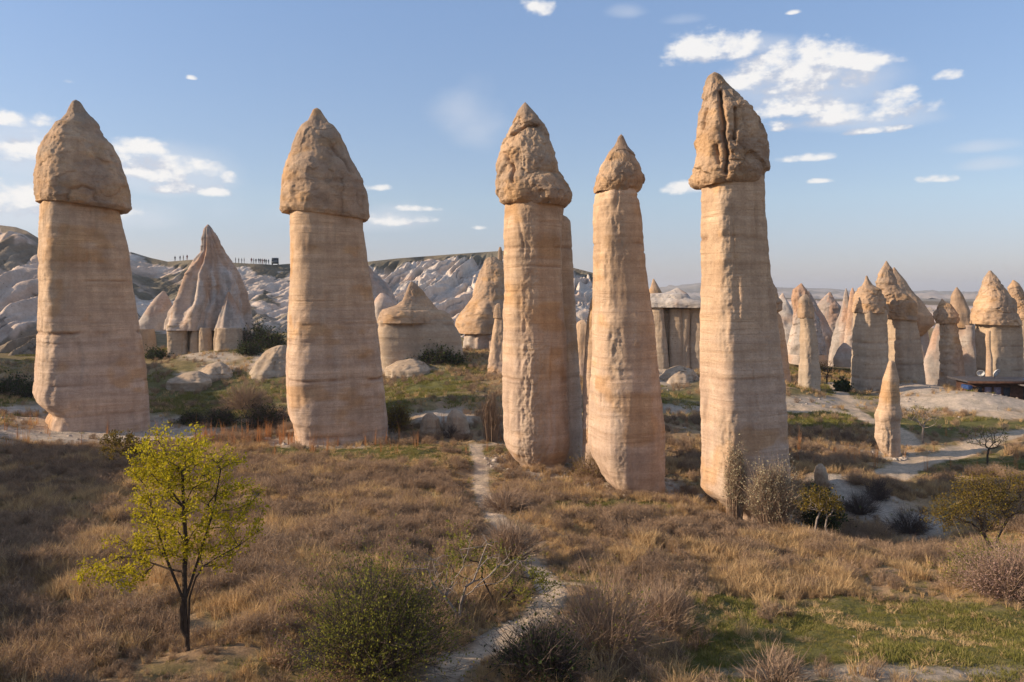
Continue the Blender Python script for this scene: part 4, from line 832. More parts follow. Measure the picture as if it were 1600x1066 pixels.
# yellow-green tree in the left foreground
b1 = place(293, 1046, 18.3); s1 = 18.3/F
def rel(px, py, dy=0.0): return ((px-293)*s1, dy, (1022-py)*s1)
tr_main = [(0, 0, -0.3), rel(292, 1000), rel(283, 985), rel(284, 955), rel(289, 935), rel(285, 900, .1), rel(286, 860, .15), rel(284, 800, .1), rel(285, 740)]
tr_two = [(0, 0, -0.3), rel(296, 938), rel(308, 905, -.1), rel(322, 885, -.2), rel(345, 870, -.25), rel(375, 855, -.1), rel(402, 835)]
tree('deciduous_tree', b1, [(*rel(285,790), 1.25, 1.2, 1.25, 3.2), (*rel(290,730), 1.35, 1.1, 1.0, 2.6), (*rel(190,895), 1.05, .7, .35, 0.9), (*rel(375,800), .55, .6, .75, 0.8), (*rel(240,740), .55, .6, .5, 0.7), (*rel(255,855), .9, .7, .4, 0.8), (*rel(340,870), .7, .6, .35, .5), (*rel(175,860), .3, .3, .35, .15)],
     [tr_main, tr_two, [(0, 0, -0.3), rel(290, 940), rel(305, 880, .2), rel(325, 810, .3), rel(340, 740, .2)], [(0, 0, -0.3), rel(286, 940), rel(265, 870, -.2), rel(245, 790, -.3)]], 460, 0.075, 0.055, 15000, 0.075, 'bright yellow green young tree standing alone in the left foreground', 'tree', seed=4)
b2 = place(205, 745, 47.0)
tree('deciduous_tree', b2, [(-0.6, 0, 1.9, 1.3, 1.0, 0.9, 1), (0.5, 0, 1.6, 1.1, 0.9, 0.9, .8)], [[(0, 0, -.2), (0, 0, .5), (-.15, 0, 1.1)], [(0, 0, -.2), (.3, 0, .7), (.6, 0, 1.2)]], 150, 0.05, 0.10, 2600, 0.09, 'smaller sparse ochre tree behind the yellow green tree, below the leftmost pillar', 'tree', leafmat=M_LEAF_O, seed=5)
# bare tree with a leafy neighbour in the middle foreground
b3 = place(714, 968, 22.6)
tree('bare_tree', b3, [(-0.9, 0, 1.7, .9, .8, .7, 1), (0.6, .2, 1.9, 1.1, .8, .8, 1), (1.6, 0, 2.0, .6, .6, .3, .4), (-.1, 0, 1.2, .7, .6, .4, .4)], [[(0, 0, -.3), (-.05, 0, .5), (-.35, 0, .9), (-.7, 0, 1.3)], [(0, 0, -.3), (.1, 0, .7), (.25, 0, 1.2)]], 150, 0.06, 0.05, 0, 0.05, 'leafless pale branched tree beside the narrow footpath bend', 'tree', bark=M_BARK_PALE, seed=6)
b4 = place(770, 935, 24.5)
tree('deciduous_tree', b4, [(-1.1, 0, 2.0, .5, .6, 1.0, 1), (.9, 0, 1.0, .9, .8, .7, 1.2), (0, 0, 1.5, .8, .7, .7, .8), (1.7, 0, .9, .5, .5, .5, .4)], [[(0, 0, -.2), (0, 0, .4), (-.2, 0, .8)], [(0, 0, -.2), (.3, 0, .4), (.6, 0, .7)]], 120, 0.045, 0.06, 2600, 0.09, 'slim green leafed tree tangled behind the leafless pale tree', 'tree', leafmat=M_LEAF_G, seed=7)
# bushes in the foreground
shrub('bush', place(590, 1066, 17.2), 1.9, 1.7, 2.35, 420, 'large olive green leafy bush at the bottom edge left of the footpath', 'bush', twig=M_TWIG_DARK, leafmat=M_LEAF_G, n_leaf=17000, leaf=0.042, seed=11, low=0.25, w=0.009)
shrub('bush', place(940, 1035, 19.0), 1.55, 1.3, 1.5, 380, 'tangled leafless brown bush on the mound right of the footpath', 'bush', seed=12, low=0.3, twig=M_TWIG, leafmat=M_LEAF_G, n_leaf=700, leaf=0.05, w=0.009)
shrub('bush', place(1040, 990, 21.5), 1.1, 1.0, 1.5, 260, 'upright bare twiggy bush at the edge of the green turf', 'bush', seed=13, low=0.8, twig=M_TWIG, w=0.008)
shrub('bush', place(850, 1085, 17.0), 1.1, 1.0, 1.1, 260, 'dark green shaded bush at the bottom edge right of the footpath', 'bush', seed=14, low=0.3, twig=M_TWIG_DARK, leafmat=M_LEAF_D, n_leaf=2500, leaf=0.05)
shrub('bush', place(1210, 1080, 17.6), 1.0, 0.8, 0.8, 110, 'thin grey bare bush sprouting at the bottom edge on the turf', 'bush', seed=15, low=0.1, twig=M_TWIG)
shrub('bush', place(800, 880, 30.5), 1.3, 1.2, 1.6, 300, 'rounded reddish brown bush on the left side of the footpath curve', 'bush', seed=16, twig=M_TWIG, low=0.4)
shrub('bush', place(790, 815, 39.0), 1.7, 1.3, 1.0, 260, 'rusty brown thicket hiding the footpath between its two bends', 'bush', seed=17, twig=M_TWIG, low=0.2)
# silvery shrub and small trees at the foot of the tallest pillar
shrub('silver_bush', place(1150, 815, 42.2), 0.85, 0.7, 4.4, 420, 'silvery flowering shrub climbing the front edge of the tallest pillar', 'bush', twig=M_TWIG, leafmat=M_LEAF_S, n_leaf=4500, leaf=0.065, seed=21, upright=0.5, low=1.2)
shrub('silver_bush', place(1207, 822, 41.0), 1.75, 1.1, 3.7, 520, 'wide silvery shrub spreading across the base of the tallest pillar', 'bush', twig=M_TWIG, leafmat=M_LEAF_S, n_leaf=7500, leaf=0.065, seed=22, upright=0.4, low=0.7)
shrub('bush', place(1283, 845, 41.6), 1.25, 1.1, 2.6, 200, 'dark green dense bush behind the small two stemmed tree', 'bush', twig=M_TWIG_DARK, leafmat=M_LEAF_D, n_leaf=5500, leaf=0.11, seed=23, low=0.4)
b5 = place(1283, 850, 39.0)
tree('deciduous_tree', b5, [(-.2, 0, 2.1, 1.1, .9, .65, 1), (.5, 0, 1.8, .8, .7, .5, .7)], [[(-.3, 0, -.6), (-.3, 0, .6), (-.2, 0, 1.2)], [(.35, 0, -.6), (.4, 0, .3), (.2, 0, .8), (.3, 0, 1.3)]], 110, 0.05, 0.075, 2300, 0.10, 'small two stemmed ochre green tree right of the tallest pillar', 'tree', leafmat=M_LEAF_O, bark=M_BARK_PALE, seed=8)
# large scraggy tree on the right
b6 = place(1552, 870, 37.0)
tree('deciduous_tree', b6, [(-.9, 0, 2.4, 1.9, 1.3, .9, 1.3), (-.6, 0, 3.3, 1.2, 1.0, .7, .8), (1.2, .3, 2.9, 1.5, 1.2, 1.0, 1.1), (-2.2, 0, 2.0, .9, .8, .6, .5)], [[(0, 0, -.3), (-.15, 0, .6), (-.45, 0, 1.2), (-.6, 0, 1.8)], [(0, 0, -.3), (.2, 0, 1.0), (.7, 0, 1.9)]], 520, 0.11, 0.07, 7500, 0.14, 'large scraggy brown twigged tree with few ochre leaves at the right edge', 'tree', leafmat=M_LEAF_O, seed=9)
shrub('bush', place(1560, 935, 29.8), 2.0, 1.3, 1.5, 480, 'broad bush with green top at the right edge above the turf', 'bush', twig=M_TWIG, leafmat=M_LEAF_G, n_leaf=9000, leaf=0.055, seed=24, low=0.2)
shrub('bush', place(1575, 965, 28.0), 1.8, 1.1, 1.5, 460, 'pinkish budding bush in the right corner below the green topped bush', 'bush', twig=M_TWIG, leafmat=M_BLOSSOM, n_leaf=9000, leaf=0.045, seed=25, low=0.2)
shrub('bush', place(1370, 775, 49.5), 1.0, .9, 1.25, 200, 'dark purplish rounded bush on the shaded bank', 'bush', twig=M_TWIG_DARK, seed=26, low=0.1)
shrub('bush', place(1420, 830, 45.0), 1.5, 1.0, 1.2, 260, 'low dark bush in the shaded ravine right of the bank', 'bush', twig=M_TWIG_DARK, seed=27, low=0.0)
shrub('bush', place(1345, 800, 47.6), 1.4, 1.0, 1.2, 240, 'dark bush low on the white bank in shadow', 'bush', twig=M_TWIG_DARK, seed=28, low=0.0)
b7 = place(1443, 683, 66)
tree('bare_tree', b7, [(-.2, 0, 2.3, 1.7, 1.4, .9, 1)], [[(0, 0, -.2), (-.1, 0, .7), (0, 0, 1.3)]], 130, 0.09, 0.08, 300, 0.1, 'small round bare tree on the grass right of the short rock finger', 'tree', leafmat=M_LEAF_O, bark=M_BARK_PALE, seed=10)
b8 = place(1543, 713, 58)
tree('bare_tree', b8, [(0, 0, 2.0, 1.6, 1.3, .8, 1)], [[(0, 0, -.2), (0, 0, .7), (.1, 0, 1.2)]], 120, 0.07, 0.08, 500, 0.1, 'small sparse tree beside the pale dirt track on the right', 'tree', leafmat=M_LEAF_G, seed=30)
b9 = place(1292, 598, 104)
tree('bare_tree', b9, [(0, 0, 1.9, 1.5, 1.3, 1.0, 1)], [[(0, 0, -.2), (0, 0, .8)]], 110, 0.10, 0.12, 300, 0.1, 'distant bare tree beyond the narrow square pillar', 'tree', leafmat=M_LEAF_O, seed=31)
shrub('bush', place(1316, 614, 96), 1.0, .9, 1.5, 130, 'round dark evergreen bush at the foot of the double topped block', 'bush', twig=M_TWIG_DARK, leafmat=M_LEAF_D, n_leaf=3500, leaf=0.2, seed=32)
# shrubs behind the left and middle pillars
shrub('bush', place(385, 645, 80), 2.6, 2.0, 2.9, 300, 'pinkish bare rounded bush on the green slope between first two pillars', 'bush', twig=M_TWIG, seed=33, w=0.02)
for i, (px, py, Y, rx, rz, lb) in enumerate([(345,668,72,1.7,1.5,'dark thicket below the pinkish bush, left one'),(410,672,70,2.2,1.9,'dark thicket hugging the left side of the second pillar'),(300,662,73,1.3,1.0,'low dark thicket right of the pale base mound')]):
    shrub('bush', place(px, py, Y), rx, 1.3, rz, 240, lb, 'bush', twig=M_TWIG_DARK, leafmat=M_LEAF_D, n_leaf=1200, leaf=0.12, seed=34+i, w=0.02)
shrub('bush', place(622, 668, 66), 1.2, 1.0, 2.0, 180, 'olive green bush close right of the second pillar', 'bush', twig=M_TWIG_DARK, leafmat=M_LEAF_O, n_leaf=2600, leaf=0.11, seed=38, w=0.015)
shrub('bush', place(768, 675, 62), 1.35, 1.0, 4.0, 260, 'tall bundle of upright pale bare stems beside the pointed pillar', 'bush', twig=M_TWIG, seed=39, upright=0.7, low=1.3, w=0.016)
shrub('bush', place(705, 682, 63), .9, .8, 1.2, 120, 'small grey bare bush in front of the white bank', 'bush', twig=M_TWIG_DARK, seed=40)
shrub('bush', place(930, 745, 50), 1.6, 1.0, 1.7, 220, 'olive twiggy bush in the gap before the orange pillar', 'bush', twig=M_TWIG, leafmat=M_LEAF_O, n_leaf=1500, leaf=0.07, seed=47, low=0.4)
for i, (px, py, Y, rx, rz) in enumerate([(650,555,102,1.4,1.1),(668,553,101.5,1.6,1.6),(690,552,101,1.8,2.0),(712,557,101,1.3,1.2),(640,563,101,1.0,.8)]):
    shrub('bush', place(px, py, Y), rx, 1.2, rz, 110, ['leftmost but one dark bush','second dark bush from the left','largest middle dark bush','rightmost dark bush','lowest and leftmost small dark bush'][i]+' in the clump before the table like rock', 'bush', twig=M_TWIG_DARK, leafmat=M_LEAF_D, n_leaf=900, leaf=0.2, seed=41+i, w=0.03, group='dark bushes at the foot of the table like rock')
for i, (px, py, Y, rx, rz, lb) in enumerate([(402,545,113,2.2,3.6,'dark evergreen thicket right of the tent shaped rock'),(425,548,112,2.0,2.2,'low dark bush on the slope left of the second pillar'),(390,560,108,1.8,1.4,'small dark bush below the thicket by the tent shaped rock'),(245,556,112,1.6,1.4,'dark bush under the white slanting slab'),(20,612,90,2.2,1.8,'dark bush at the left edge behind the bank'),(48,618,88,1.6,1.6,'dark bush touching the left side of the leftmost pillar')]):
    shrub('bush', place(px, py, Y), rx, 1.5, rz, 160, lb, 'bush', twig=M_TWIG_DARK, leafmat=M_LEAF_D, n_leaf=1800, leaf=0.2, seed=51+i, w=0.03)

# ------------------------------------------------------------------ ground cover (scattered tufts)
def blades(name, n, h, r, lean, w, mat, seed, curve=0.25):
    rs = np.random.default_rng(seed); a = rs.random(n)*2*math.pi; rr = r*np.sqrt(rs.random(n))
    P0 = np.stack([rr*np.cos(a), rr*np.sin(a), np.full(n, -0.03)], 1); hh = h*(0.5+0.7*rs.random(n))
    d = np.stack([np.cos(a), np.sin(a)], 1)*lean*rs.random(n)[:, None]+rs.normal(size=(n, 2))*lean*0.35
    P1 = P0+np.c_[d*0.4*hh[:, None], hh*0.6]; P2 = P0+np.c_[d*(1+curve)*hh[:, None], hh]
    return bpy.data.objects.new(name, ribbons(name, P0, P1, P2, np.full(n, w), mat))
def weeds(name, n, rx, rz, mat, seed, w=0.006):
    rs = np.random.default_rng(seed); v = rs.normal(size=(n, 3)); v[:, 2] = np.abs(v[:, 2])+0.4; v /= np.linalg.norm(v, axis=1)[:, None]
    tip = v*[rx, rx, rz]*(0.6+0.4*rs.random(n))[:, None]; P0 = tip*[.3, .3, 0]+rs.normal(size=(n, 3))*[.05, .05, 0]; mid = P0+(tip-P0)*0.5+[0, 0, 0.1*rz]
    m = n*4; i = rs.integers(0, n, m); s0 = mid[i]+(tip[i]-mid[i])*rs.random(m)[:, None]; e = s0+rs.normal(size=(m, 3))*0.11*rx*1.5+[0, 0, 0.06]
    return bpy.data.objects.new(name, ribbons(name, np.r_[P0, s0], np.r_[mid, (s0+e)/2+0.01], np.r_[tip, e], np.r_[np.full(n, w), np.full(m, w*0.7)], mat))
def scatter(name, protos, pts, scale, seed, label=None):
    """one object: points on the ground, each carrying one of the prototype tufts by geometry nodes"""
    rs = np.random.default_rng(seed); n = len(pts)
    me = bpy.data.meshes.new(name); me.vertices.add(n); me.vertices.foreach_set('co', pts.astype(np.float32).ravel())
    for nm, typ, val in (('sc', 'FLOAT', scale.astype(np.float32)), ('rz', 'FLOAT', (rs.random(n)*6.283).astype(np.float32)), ('pick', 'INT', rs.integers(0, len(protos), n).astype(np.int32))):
        at = me.attributes.new(nm, typ, 'POINT'); at.data.foreach_set('value', val)
    o = link(name, me); o['kind'] = 'stuff'
    ng = bpy.data.node_groups.new(name, 'GeometryNodeTree'); ng.interface.new_socket('Geometry', in_out='INPUT', socket_type='NodeSocketGeometry'); ng.interface.new_socket('Geometry', in_out='OUTPUT', socket_type='NodeSocketGeometry')
    gi = ng.nodes.new('NodeGroupInput'); go = ng.nodes.new('NodeGroupOutput'); L = ng.links.new
    def named(nm, dt):
        a = ng.nodes.new('GeometryNodeInputNamedAttribute'); a.data_type = dt; a.inputs[0].default_value = nm; return a.outputs[0]
    g2i = ng.nodes.new('GeometryNodeGeometryToInstance')
    for p in reversed(protos):
        oi = ng.nodes.new('GeometryNodeObjectInfo'); oi.inputs['Object'].default_value = p; oi.inputs['As Instance'].default_value = True
        L(oi.outputs['Geometry'], g2i.inputs[0])
    iop = ng.nodes.new('GeometryNodeInstanceOnPoints'); L(gi.outputs[0], iop.inputs['Points']); L(g2i.outputs[0], iop.inputs['Instance'])
    iop.inputs['Pick Instance'].default_value = True; L(named('pick', 'INT'), iop.inputs['Instance Index'])
    cx = ng.nodes.new('ShaderNodeCombineXYZ'); L(named('rz', 'FLOAT'), cx.inputs[2]); 
    e2r = ng.nodes.new('FunctionNodeEulerToRotation'); L(cx.outputs[0], e2r.inputs[0]); L(e2r.outputs[0], iop.inputs['Rotation'])
    L(named('sc', 'FLOAT'), iop.inputs['Scale']); L(iop.outputs[0], go.inputs[0])
    md = o.modifiers.new('scatter', 'NODES'); md.node_group = ng
    return o
def sample(n, Y0, Y1, fn, seed):
    """random ground points in the valley, kept with probability fn(green, bare, path, px, py, x, y)"""
    rs = np.random.default_rng(seed); y = np.sqrt(rs.random(n)*(Y1**2-Y0**2)+Y0**2); x = (rs.random(n)*2-1)*0.74*y
    z = ground_h(x, y); g, b, p, px, py = masks(x, y, z); k = rs.random(n) < fn(g, b, p, px, py, x, y)*(path_dist(x, y) > 0.10+0.15*rs.random(n))
    return np.stack([x, y, z], 1)[k]
PR_DRY = [blades('tuft', 46, 0.42, 0.16, 0.5, 0.0075, M_DRY, 100+i, 0.4) for i in range(5)]+[blades('tuft', 34, 0.55, 0.10, 0.35, 0.0075, M_DRY, 110+i, 0.3) for i in range(3)]
PR_GRN = [blades('tuft', 40, 0.12, 0.18, 0.6, 0.009, M_GREEN, 120+i) for i in range(5)]
PR_WEED = [weeds('weed', 60, 0.40, 0.50, M_DRY2, 130+i) for i in range(5)]
PR_TALL = [blades('stalk', 7, 1.0, 0.10, 0.12, 0.011, M_RUST, 140+i) for i in range(4)]
edge = lambda q: (0.35+0.65*smooth(0.0, 1.6, path_dist(q[:, 0], q[:, 1])))*(0.3+0.7*smooth(0.7, 2.2, np.hypot(q[:, 0]-b1[0], (q[:, 1]-b1[1]+0.8)*0.8)))
clump = lambda x, y, s, sc=3.0: smooth(-0.35, 0.35, fbm(x/sc, y/sc, 0, 3, s))
pts = sample(150000, 14, 62, lambda g, b, p, px, py, x, y: (1-0.93*g)*(1-0.97*b)*(0.04+0.86*smooth(0.25, 0.8, clump(x, y, 201)*0.6+0.4*clump(x, y, 219, 0.9)))*smooth(66, 34, y)**0.5, 1)
pts = pts[(lambda px, py: (px < 1080) | (py < 935) | (rng.random(len(pts)) < 0.12))(*project(pts[:, 0], pts[:, 1], pts[:, 2]))]
scatter('dry_grass', PR_DRY, pts, (0.45+0.85*rng.random(len(pts))*clump(pts[:, 0], pts[:, 1], 205))*edge(pts), 1)
pts = sample(60000, 70, 130, lambda g, b, p, px, py, x, y: (0.15+0.85*g)*(1-b)*0.5*clump(x, y, 210, 5), 12)
scatter('green_grass', PR_GRN, pts, 1.6+1.6*rng.random(len(pts)), 12)
pts = sample(26000, 66, 130, lambda g, b, p, px, py, x, y: (1-b)*0.16*clump(x, y, 211, 4), 13)
scatter('dead_weeds', PR_WEED, pts, 0.7+0.9*rng.random(len(pts)), 13)
pts = sample(70000, 62, 125, lambda g, b, p, px, py, x, y: (1-0.8*g)*(1-b)*0.35*clump(x, y, 202, 6), 2)
scatter('dry_grass', PR_DRY, pts, 0.6+0.6*rng.random(len(pts)), 2)
pts = sample(190000, 14, 75, lambda g, b, p, px, py, x, y: (0.06+0.94*g)*(1-0.8*b)*smooth(85, 25, y)*(0.6+0.4*clump(x, y, 215, 0.9)), 3)
scatter('green_grass', PR_GRN, pts, (0.35+0.75*rng.random(len(pts)))*(0.6+0.7*clump(pts[:, 0], pts[:, 1], 216, 2.0)), 3)
PR_SHORT = [blades('tuft', 34, 0.13, 0.16, 0.7, 0.007, M_DRY, 160+i, 0.5) for i in range(3)]
pts = sample(60000, 14, 60, lambda g, b, p, px, py, x, y: g*(1-0.6*b)*0.28*clump(x, y, 217, 1.3), 17)
scatter('dry_grass', PR_SHORT, pts, 0.5+0.8*rng.random(len(pts)), 17)
pts = sample(60000, 15, 70, lambda g, b, p, px, py, x, y: (1-g)*(1-b)*clump(x, y, 203, 2.6)*0.55*smooth(1500, 1000, px+0*py)*smooth(655, 730, py)+0.10*(1-g)*(1-b)*clump(x, y, 204, 2.6), 4)
scatter('dead_weeds', PR_WEED, pts, (0.6+0.8*rng.random(len(pts)))*edge(pts), 4)
PR_BIG = [weeds('thicket', 150, 0.85, 0.75, M_DRY2, 150+i, 0.006) for i in range(4)]
pts = sample(9000, 18, 70, lambda g, b, p, px, py, x, y: (1-g)*(1-b)*clump(x, y, 207, 2.2)*(0.30*smooth(330, 430, px)*smooth(900, 820, px)*smooth(715, 745, py)+0.35*smooth(1230, 1280, px)*smooth(725, 745, py)*smooth(900, 860, py)+0.06), 6)
scatter('dead_weeds', PR_BIG, pts, (0.6+0.7*rng.random(len(pts)))*edge(pts), 6)
pts = sample(60000, 55, 68, lambda g, b, p, px, py, x, y: smooth(60, 20, np.abs(px-385)-45)*smooth(12, 4, np.abs(py-690))*0.022+0.003, 5)
scatter('rusty_stalks', PR_TALL, pts, 0.9+0.8*rng.random(len(pts)), 5)
# stones
def stones():
    rs = np.random.default_rng(9); prot = []
    for i in range(3):
        th = np.linspace(0, 2*math.pi, 9)[:-1]; V = []
        for k, (zz, rr) in enumerate(((-.3, .7), (.1, 1), (.5, .75), (.7, .3))): V += [[rr*math.cos(t)*(1+.25*rs.normal()*.6), rr*math.sin(t)*(1+.2*rs.normal()*.6), zz+.05*rs.normal()] for t in th]
        me = mesh_np('stone', np.array(V)*0.1, grid_quads(4, 8, True)[:, ::-1], None, np.full((32, 3), 0.42)*[1.05, .93, .82], smooth_=False, tris=[(24, 24+a, 25+a) for a in range(1, 7)]); me.materials.append(M_ROCK)
        prot.append(bpy.data.objects.new('stone', me))
    pts = sample(16000, 15, 100, lambda g, b, p, px, py, x, y: 0.02+0.35*b, 7)
    scatter('stones', prot, pts, 0.3+1.3*rng.random(len(pts))**3, 8)
    rs2 = np.random.default_rng(12); n = 90000; y = 15+45*rs2.random(n); x = (rs2.random(n)*2-1)*0.7*y; d = path_dist(x, y); k = (d < 0.12) & (rs2.random(n) < 0.12+0.7*smooth(-0.15, 0.05, d)) & (y < 62); x, y = x[k], y[k]
    scatter('stones', prot, np.stack([x, y, ground_h(x, y)], 1), 0.12+0.5*rs2.random(len(x))**3, 9)
    for bx, by, br in BASES:
        th = rs2.random(60)*2*math.pi; q = br*(1.0+0.35*rs2.random(60)); xx, yy = bx+q*np.cos(th), by+q*np.sin(th)
        scatter('stones', prot, np.stack([xx, yy, ground_h(xx, yy)], 1), 0.5+2.2*rs2.random(60)**3, 10)
stones()

# ------------------------------------------------------------------ cafe, people and vehicle
def box_bm(c, s):
    c = np.array(c, float); s = np.array(s, float)/2
    V = np.array([[x, y, z] for z in (-1, 1) for y in (-1, 1) for x in (-1, 1)], float)*s+c
    return V, np.array([[0, 2, 3, 1], [4, 5, 7, 6], [0, 1, 5, 4], [2, 6, 7, 3], [0, 4, 6, 2], [1, 3, 7, 5]])
def boxes(name, lst, mat, parent=None, bevel=0.0):
    V = []; Q = []; n = 0
    for c, s in lst:
        v, q = box_bm(c, s); V.append(v); Q.append(q+n); n += 8
    o = link(name, mesh_np(name, np.concatenate(V), np.concatenate(Q), mat, smooth_=False), parent)
    if bevel:
        m = o.modifiers.new('bevel', 'BEVEL'); m.width = bevel; m.segments = 2
    return o
M_WOOD = plain('red_brown_timber', (0.085, 0.045, 0.032), 0.7, scale=3); M_WOOD2 = plain('grey_timber', (0.14, 0.12, 0.115), 0.7); M_ROOF = plain('dark_roofing', (0.075, 0.07, 0.075), 0.8)
M_GLASS = plain('dark_window', (0.03, 0.035, 0.045), 0.15); M_CURT = plain('mauve_curtain', (0.20, 0.17, 0.22), 0.8); M_BLUE = plain('blue_tarp', (0.03, 0.06, 0.16), 0.5); M_WHITE = plain('white_dish', (0.62, 0.62, 0.62), 0.4, var=0.05)
def cafe():
    root = bpy.data.objects.new('cafe', None); COL.objects.link(root); root.location = (50.8, 88.3, -12.75); root.rotation_euler = (0, 0, -0.06)
    tag(root, 'low dark timber cafe hut behind the pale bank at the right edge', 'hut')
    boxes('wall', [((4.6, 1.75, 1.1), (8.8, 3.5, 3.1))], M_WOOD, root)
    boxes('roof', [((4.3, 1.7, 2.78), (9.8, 4.6, 0.22))], M_ROOF, root, 0.03)
    boxes('fascia', [((4.3, -0.74, 2.70), (9.8, 0.06, 0.26))], M_WOOD, root)
    for x in (0.9, 1.9, 2.9, 3.9):
        f = boxes('window', [((x-.42, -0.04, 1.45), (.07, .10, 1.5)), ((x+.42, -0.04, 1.45), (.07, .10, 1.5)), ((x, -0.04, 2.16), (.77, .10, .08)), ((x, -0.04, .74), (.77, .10, .08))], M_WOOD, root)
        boxes('pane', [((x, -0.03, 1.45), (.77, .04, 1.34))], M_CURT if x in (1.9, 2.9) else M_GLASS, f)
    boxes('porch_post', [((5.2, -1.4, 1.2), (.14, .14, 2.4))], M_WOOD, root); boxes('porch_post', [((7.6, -1.4, 1.2), (.14, .14, 2.4))], M_WOOD, root)
    boxes('porch_rail', [((6.4, -1.4, 1.0), (2.3, .08, .7))], M_WOOD, root)
    boxes('porch_roof', [((6.6, -0.95, 2.46), (3.4, 1.3, .12))], M_WOOD2, root); boxes('doorway', [((6.5, -0.035, 1.1), (1.6, .05, 2.1))], M_GLASS, root)
    boxes('tarpaulin', [((6.9, -.3, 2.99), (2.2, 1.2, .12))], M_BLUE, root, 0.04); boxes('tarpaulin', [((-.25, .2, 2.1), (.5, 1.6, .5))], M_BLUE, root, 0.08)
    return root
cafe()
def dish(x, z, r, yaw, label):
    root = bpy.data.objects.new('satellite_dish', None); COL.objects.link(root); root.location = (x, 90.0, z); root.rotation_euler = (0, 0, yaw); tag(root, label, 'satellite dish', 'satellite dishes on the cafe roof')
    n = 18; V = []; 
    for k in range(6):
        q = k/5*r; V += [[q*math.cos(t), -0.5*q*q/r, q*math.sin(t)] for t in np.arange(n)/n*2*math.pi]
    V += [[v[0], v[1]+0.03, v[2]] for v in V[::1]]
    Vn = np.array(V); Q1 = grid_quads(6, n, True); Q2 = Q1[:, ::-1]+6*n; rim = np.array([[5*n+j, 5*n+(j+1) % n, 11*n+(j+1) % n, 11*n+j] for j in range(n)])
    c, s_ = math.cos(0.5), math.sin(0.5); Vn = np.stack([Vn[:, 0], Vn[:, 1]*c-Vn[:, 2]*s_*-1*0-Vn[:, 2]*s_, Vn[:, 1]*s_+Vn[:, 2]*c], 1)+[0, 0, r+0.25]
    link('reflector', mesh_np('reflector', Vn, np.concatenate([Q1, Q2, rim]), M_WHITE), root)
    tb = TB(); tb.tube([(0, 0.05, -0.05), (0, 0.05, r+0.2)], [0.03, 0.03], 6); link('mast', tb.mesh('mast', M_WOOD2), root)
    tb = TB(); tb.tube([(0, 0, 0.3), (0, -r*0.9, r*0.9+0.2)], [0.015, 0.015], 5); tb.tube([(0, -r*0.9, r*0.9+0.2), (0, -r*0.9+.1, r*0.9+0.24)], [0.04, 0.04], 6); link('feed_arm', tb.mesh('feed_arm', M_WOOD2), root)
dish(53.0, -9.86, 0.42, -0.5, 'left satellite dish on the flat cafe roof'); dish(54.6, -9.86, 0.5, 0.5, 'right larger satellite dish on the flat cafe roof')

M_CLOTH = [plain('dark_clothes', (0.03, 0.03, 0.035)), plain('navy_clothes', (0.03, 0.04, 0.07)), plain('brown_clothes', (0.08, 0.05, 0.04)), plain('red_clothes', (0.16, 0.04, 0.035))]
def person_mesh(k):
    """a small standing figure grown from a skeleton"""
    rs = np.random.default_rng(300+k); st = 0.10+0.08*rs.random(); ab = 0.10+0.15*rs.random(); fw = 0.18*(k == 1)
    V = [(0, 0, .93), (0, 0, 1.15), (0, 0, 1.38), (0, 0, 1.50), (0, 0, 1.60), (0, 0, 1.72), (-.19, 0, 1.38), (-.25-ab*.3, -fw, 1.12), (-.24-ab*.5, -.08-fw, .88), (.19, 0, 1.38), (.25+ab*.3, -.04, 1.12), (.22+ab*.2, -.12, .90),
         (-.09, 0, .86), (-.10-st*.3, -.02, .48), (-.10-st*.6, .04, .07), (-.10-st*.6, -.14, .04), (.09, 0, .86), (.10+st*.3, -.02, .48), (.10+st*.6, .02, .07), (.10+st*.6, -.16, .04)]
    E = [(0, 1), (1, 2), (2, 3), (3, 4), (4, 5), (2, 6), (6, 7), (7, 8), (2, 9), (9, 10), (10, 11), (0, 12), (12, 13), (13, 14), (14, 15), (0, 16), (16, 17), (17, 18), (18, 19)]
    R = [.15, .14, .17, .06, .10, .085, .08, .05, .04, .08, .05, .04, .10, .07, .05, .045, .10, .07, .05, .045]
    me = bpy.data.meshes.new('person'); me.from_pydata(V, E, []); o = bpy.data.objects.new('person', me); COL.objects.link(o)
    m = o.modifiers.new('skin', 'SKIN'); m2 = o.modifiers.new('sub', 'SUBSURF'); m2.levels = 1; m2.render_levels = 1
    for i, r in enumerate(R):
        sv = me.skin_vertices[0].data[i]; sv.radius = (r, r*.8); sv.use_root = (i == 0)
    dg = bpy.context.evaluated_depsgraph_get(); out = bpy.data.meshes.new_from_object(o.evaluated_get(dg)); bpy.data.objects.remove(o); out.materials.clear(); out.materials.append(M_CLOTH[k % 4]); out.name = 'person'
    return out
PM = [person_mesh(k) for k in range(5)]
def crest(px): return np.interp(px, [40,120,205,235,262,300,340,370,430,455], [385,388,394,403,409,406,408,411,414,412])
def on_ridge(px):
    i = None; Y = 252*(1+0.04*float(fbm(np.array([px/120.]), 0, 0, 3, 101)[0])); return ((px-800)/F*Y, Y+1.2, (HY-crest(px))/F*Y-0.02)
ppl = [(271,'leftmost of the tiny people on the ridge left of the tent shaped rock','dark'),(279,'',''),(284,'',''),(290,'',''),(366,'',''),(371,'',''),(375.5,'',''),(379.5,'',''),(391,'',''),(394.5,'',''),(398,'',''),(402.5,'',''),(405.5,'',''),(408.5,'',''),(411.5,'',''),(414,'',''),(418,'','')]
